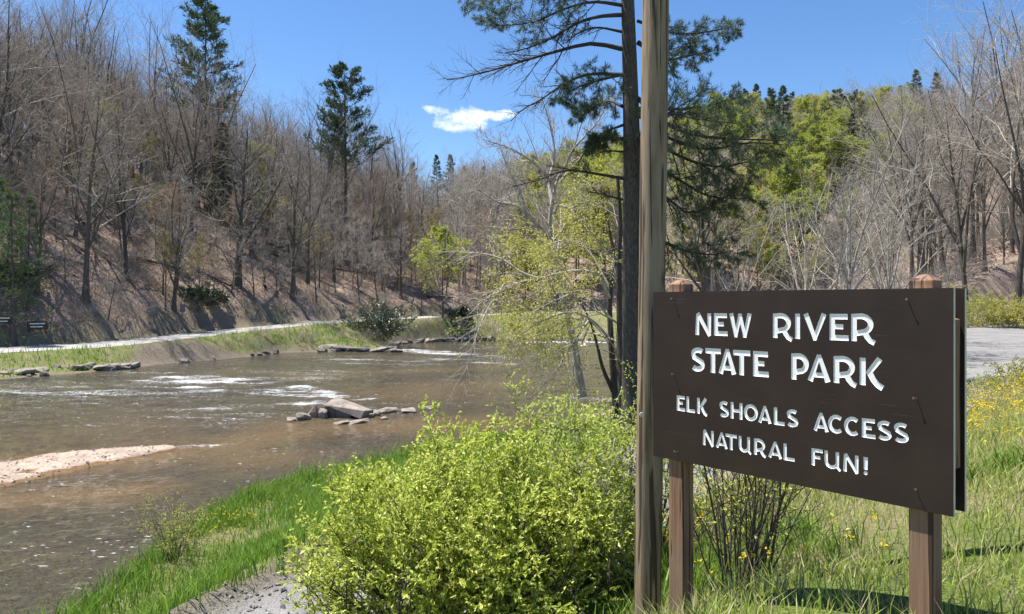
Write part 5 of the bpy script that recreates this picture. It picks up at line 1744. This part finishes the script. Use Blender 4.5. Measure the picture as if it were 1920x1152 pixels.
for i in range(14):
    px = [2, 20, 38, 55, 70, 100, 118, 140, 160, 180, 200, 215, 232, 248][i]
    py = [707, 703, 706, 700, 702, 698, 696, 697, 695, 696, 694, 694, 692, 692][i]
    c = wpt(px, py)
    s_ = .55 + .75 * ((i * 7) % 5) / 5
    stone('bank_rock', 'pale flat rock edging the grassy spit at the left far bank', (c[0], c[1] + .4, WZ + .22), (s_ * 1.5, s_, .35 + .12 * (i % 3)), (.12 * (i % 2), .1 * (i % 3), i * 1.3), M['rock'], 40 + i, group='rocks edging the grassy spit at left')
for i in range(15):
    t_ = i / 14
    px = 515 + 225 * t_
    py = 655 + 4 * t_ - (4 if i % 2 else 0)
    c = wpt(px, py + 2)
    s_ = 2.6 - 1.4 * t_
    stone('ledge_rock', 'dark slab in the low rock ledge along the far bank left of centre', (c[0], c[1] + .3, WZ + .45 * (1 - t_ * .6)), (s_ * 1.3, 1.3, .95 - .6 * t_), (.08, .07 * (i % 3 - 1), .25 + .2 * (i % 4)), M['rock_dark'] if i % 3 else M['rock'], 70 + i, group='slabs of the far bank rock ledge')
for i in range(16):
    px = 740 + 12 * i
    c = wpt(px, 645 - .5 * i)
    stone('shore_rock', 'rounded grey rock on the far shore near the river bend', (c[0], c[1] + .2 + .6 * (i % 2), WZ + .2), (.9 + .3 * (i % 3), .9, .6), (.1, .1, i), M['rock'] if i % 2 else M['rock_dark'], 100 + i, group='rocks on the far shore near the bend')

# ------------------------------------------------------------------ small road signs across the river (seen from behind or too far to read)
def at_road(px, e):
    best = None
    for d in np.arange(50, 110, .25):
        x, y = ray_xy(px, d)
        z, f = H(np.array([x]), np.array([y]), True)
        if f['far'][0] and f['sg'][0] > 0 and f['e'][0] >= e:
            return x, y, float(z[0])
    return x, y, float(z[0])


for (px, py, side, dia, lab) in ((283, 584, .80, True, 'grey back of a diamond road sign on a thin post across the river'), (342, 578, .62, False, 'grey back of a narrow rectangular road sign right of the diamond one')):
    x, y, z = at_road(px, .9)
    zc = (HY - py) / y * F ** -1 * y * y if False else (HY - py) / F * y
    o = empty('road_sign', (x, y, z), rad(35))
    tag(o, lab, 'road sign')
    m_ = MB()
    tubes(m_, [[(0, 0.03, -.3), (0, 0.03, zc - z + .3)]], [[.03, .03]], 6)
    m_.build('post', M['metal'], o)
    c_, s_ = math.cos(rad(45)), math.sin(rad(45))
    ax_ = ((c_, 0, s_), (0, 1, 0), (-s_, 0, c_)) if dia else None
    MB().box((0, 0, zc - z), (side, .012, side) if dia else (.5, .012, .8), ax_).build('plate', M['metal'], o, False)
M['board'] = mat_simple('dark_board', (.05, .035, .03), .6)
for (px, py, lab) in ((3, 600, 'small dark notice board with pale lines at the far left edge across the river'), (70, 614, 'low dark notice board with pale lines beside the far road at left')):
    x, y, z = at_road(px, .5)
    zc = (HY - py) / F * y
    o = empty('notice_board', (x, y, z), rad(35))
    tag(o, lab, 'sign')
    zc = max(zc - z, .7)
    MB().box((0, 0, zc), (1.5, .04, .7)).build('board', M['board'], o, False)
    for k in (-1, 1):
        MB().box((.6 * k, .05, zc / 2 - .15), (.08, .06, zc + .6)).build('leg', M['board'], o, False)
    for k in range(2):
        MB().box((-.05 * k, -.023, zc + .14 - .26 * k), (1.1 - .2 * k, .006, .09)).build('line', M['white'], o, False)
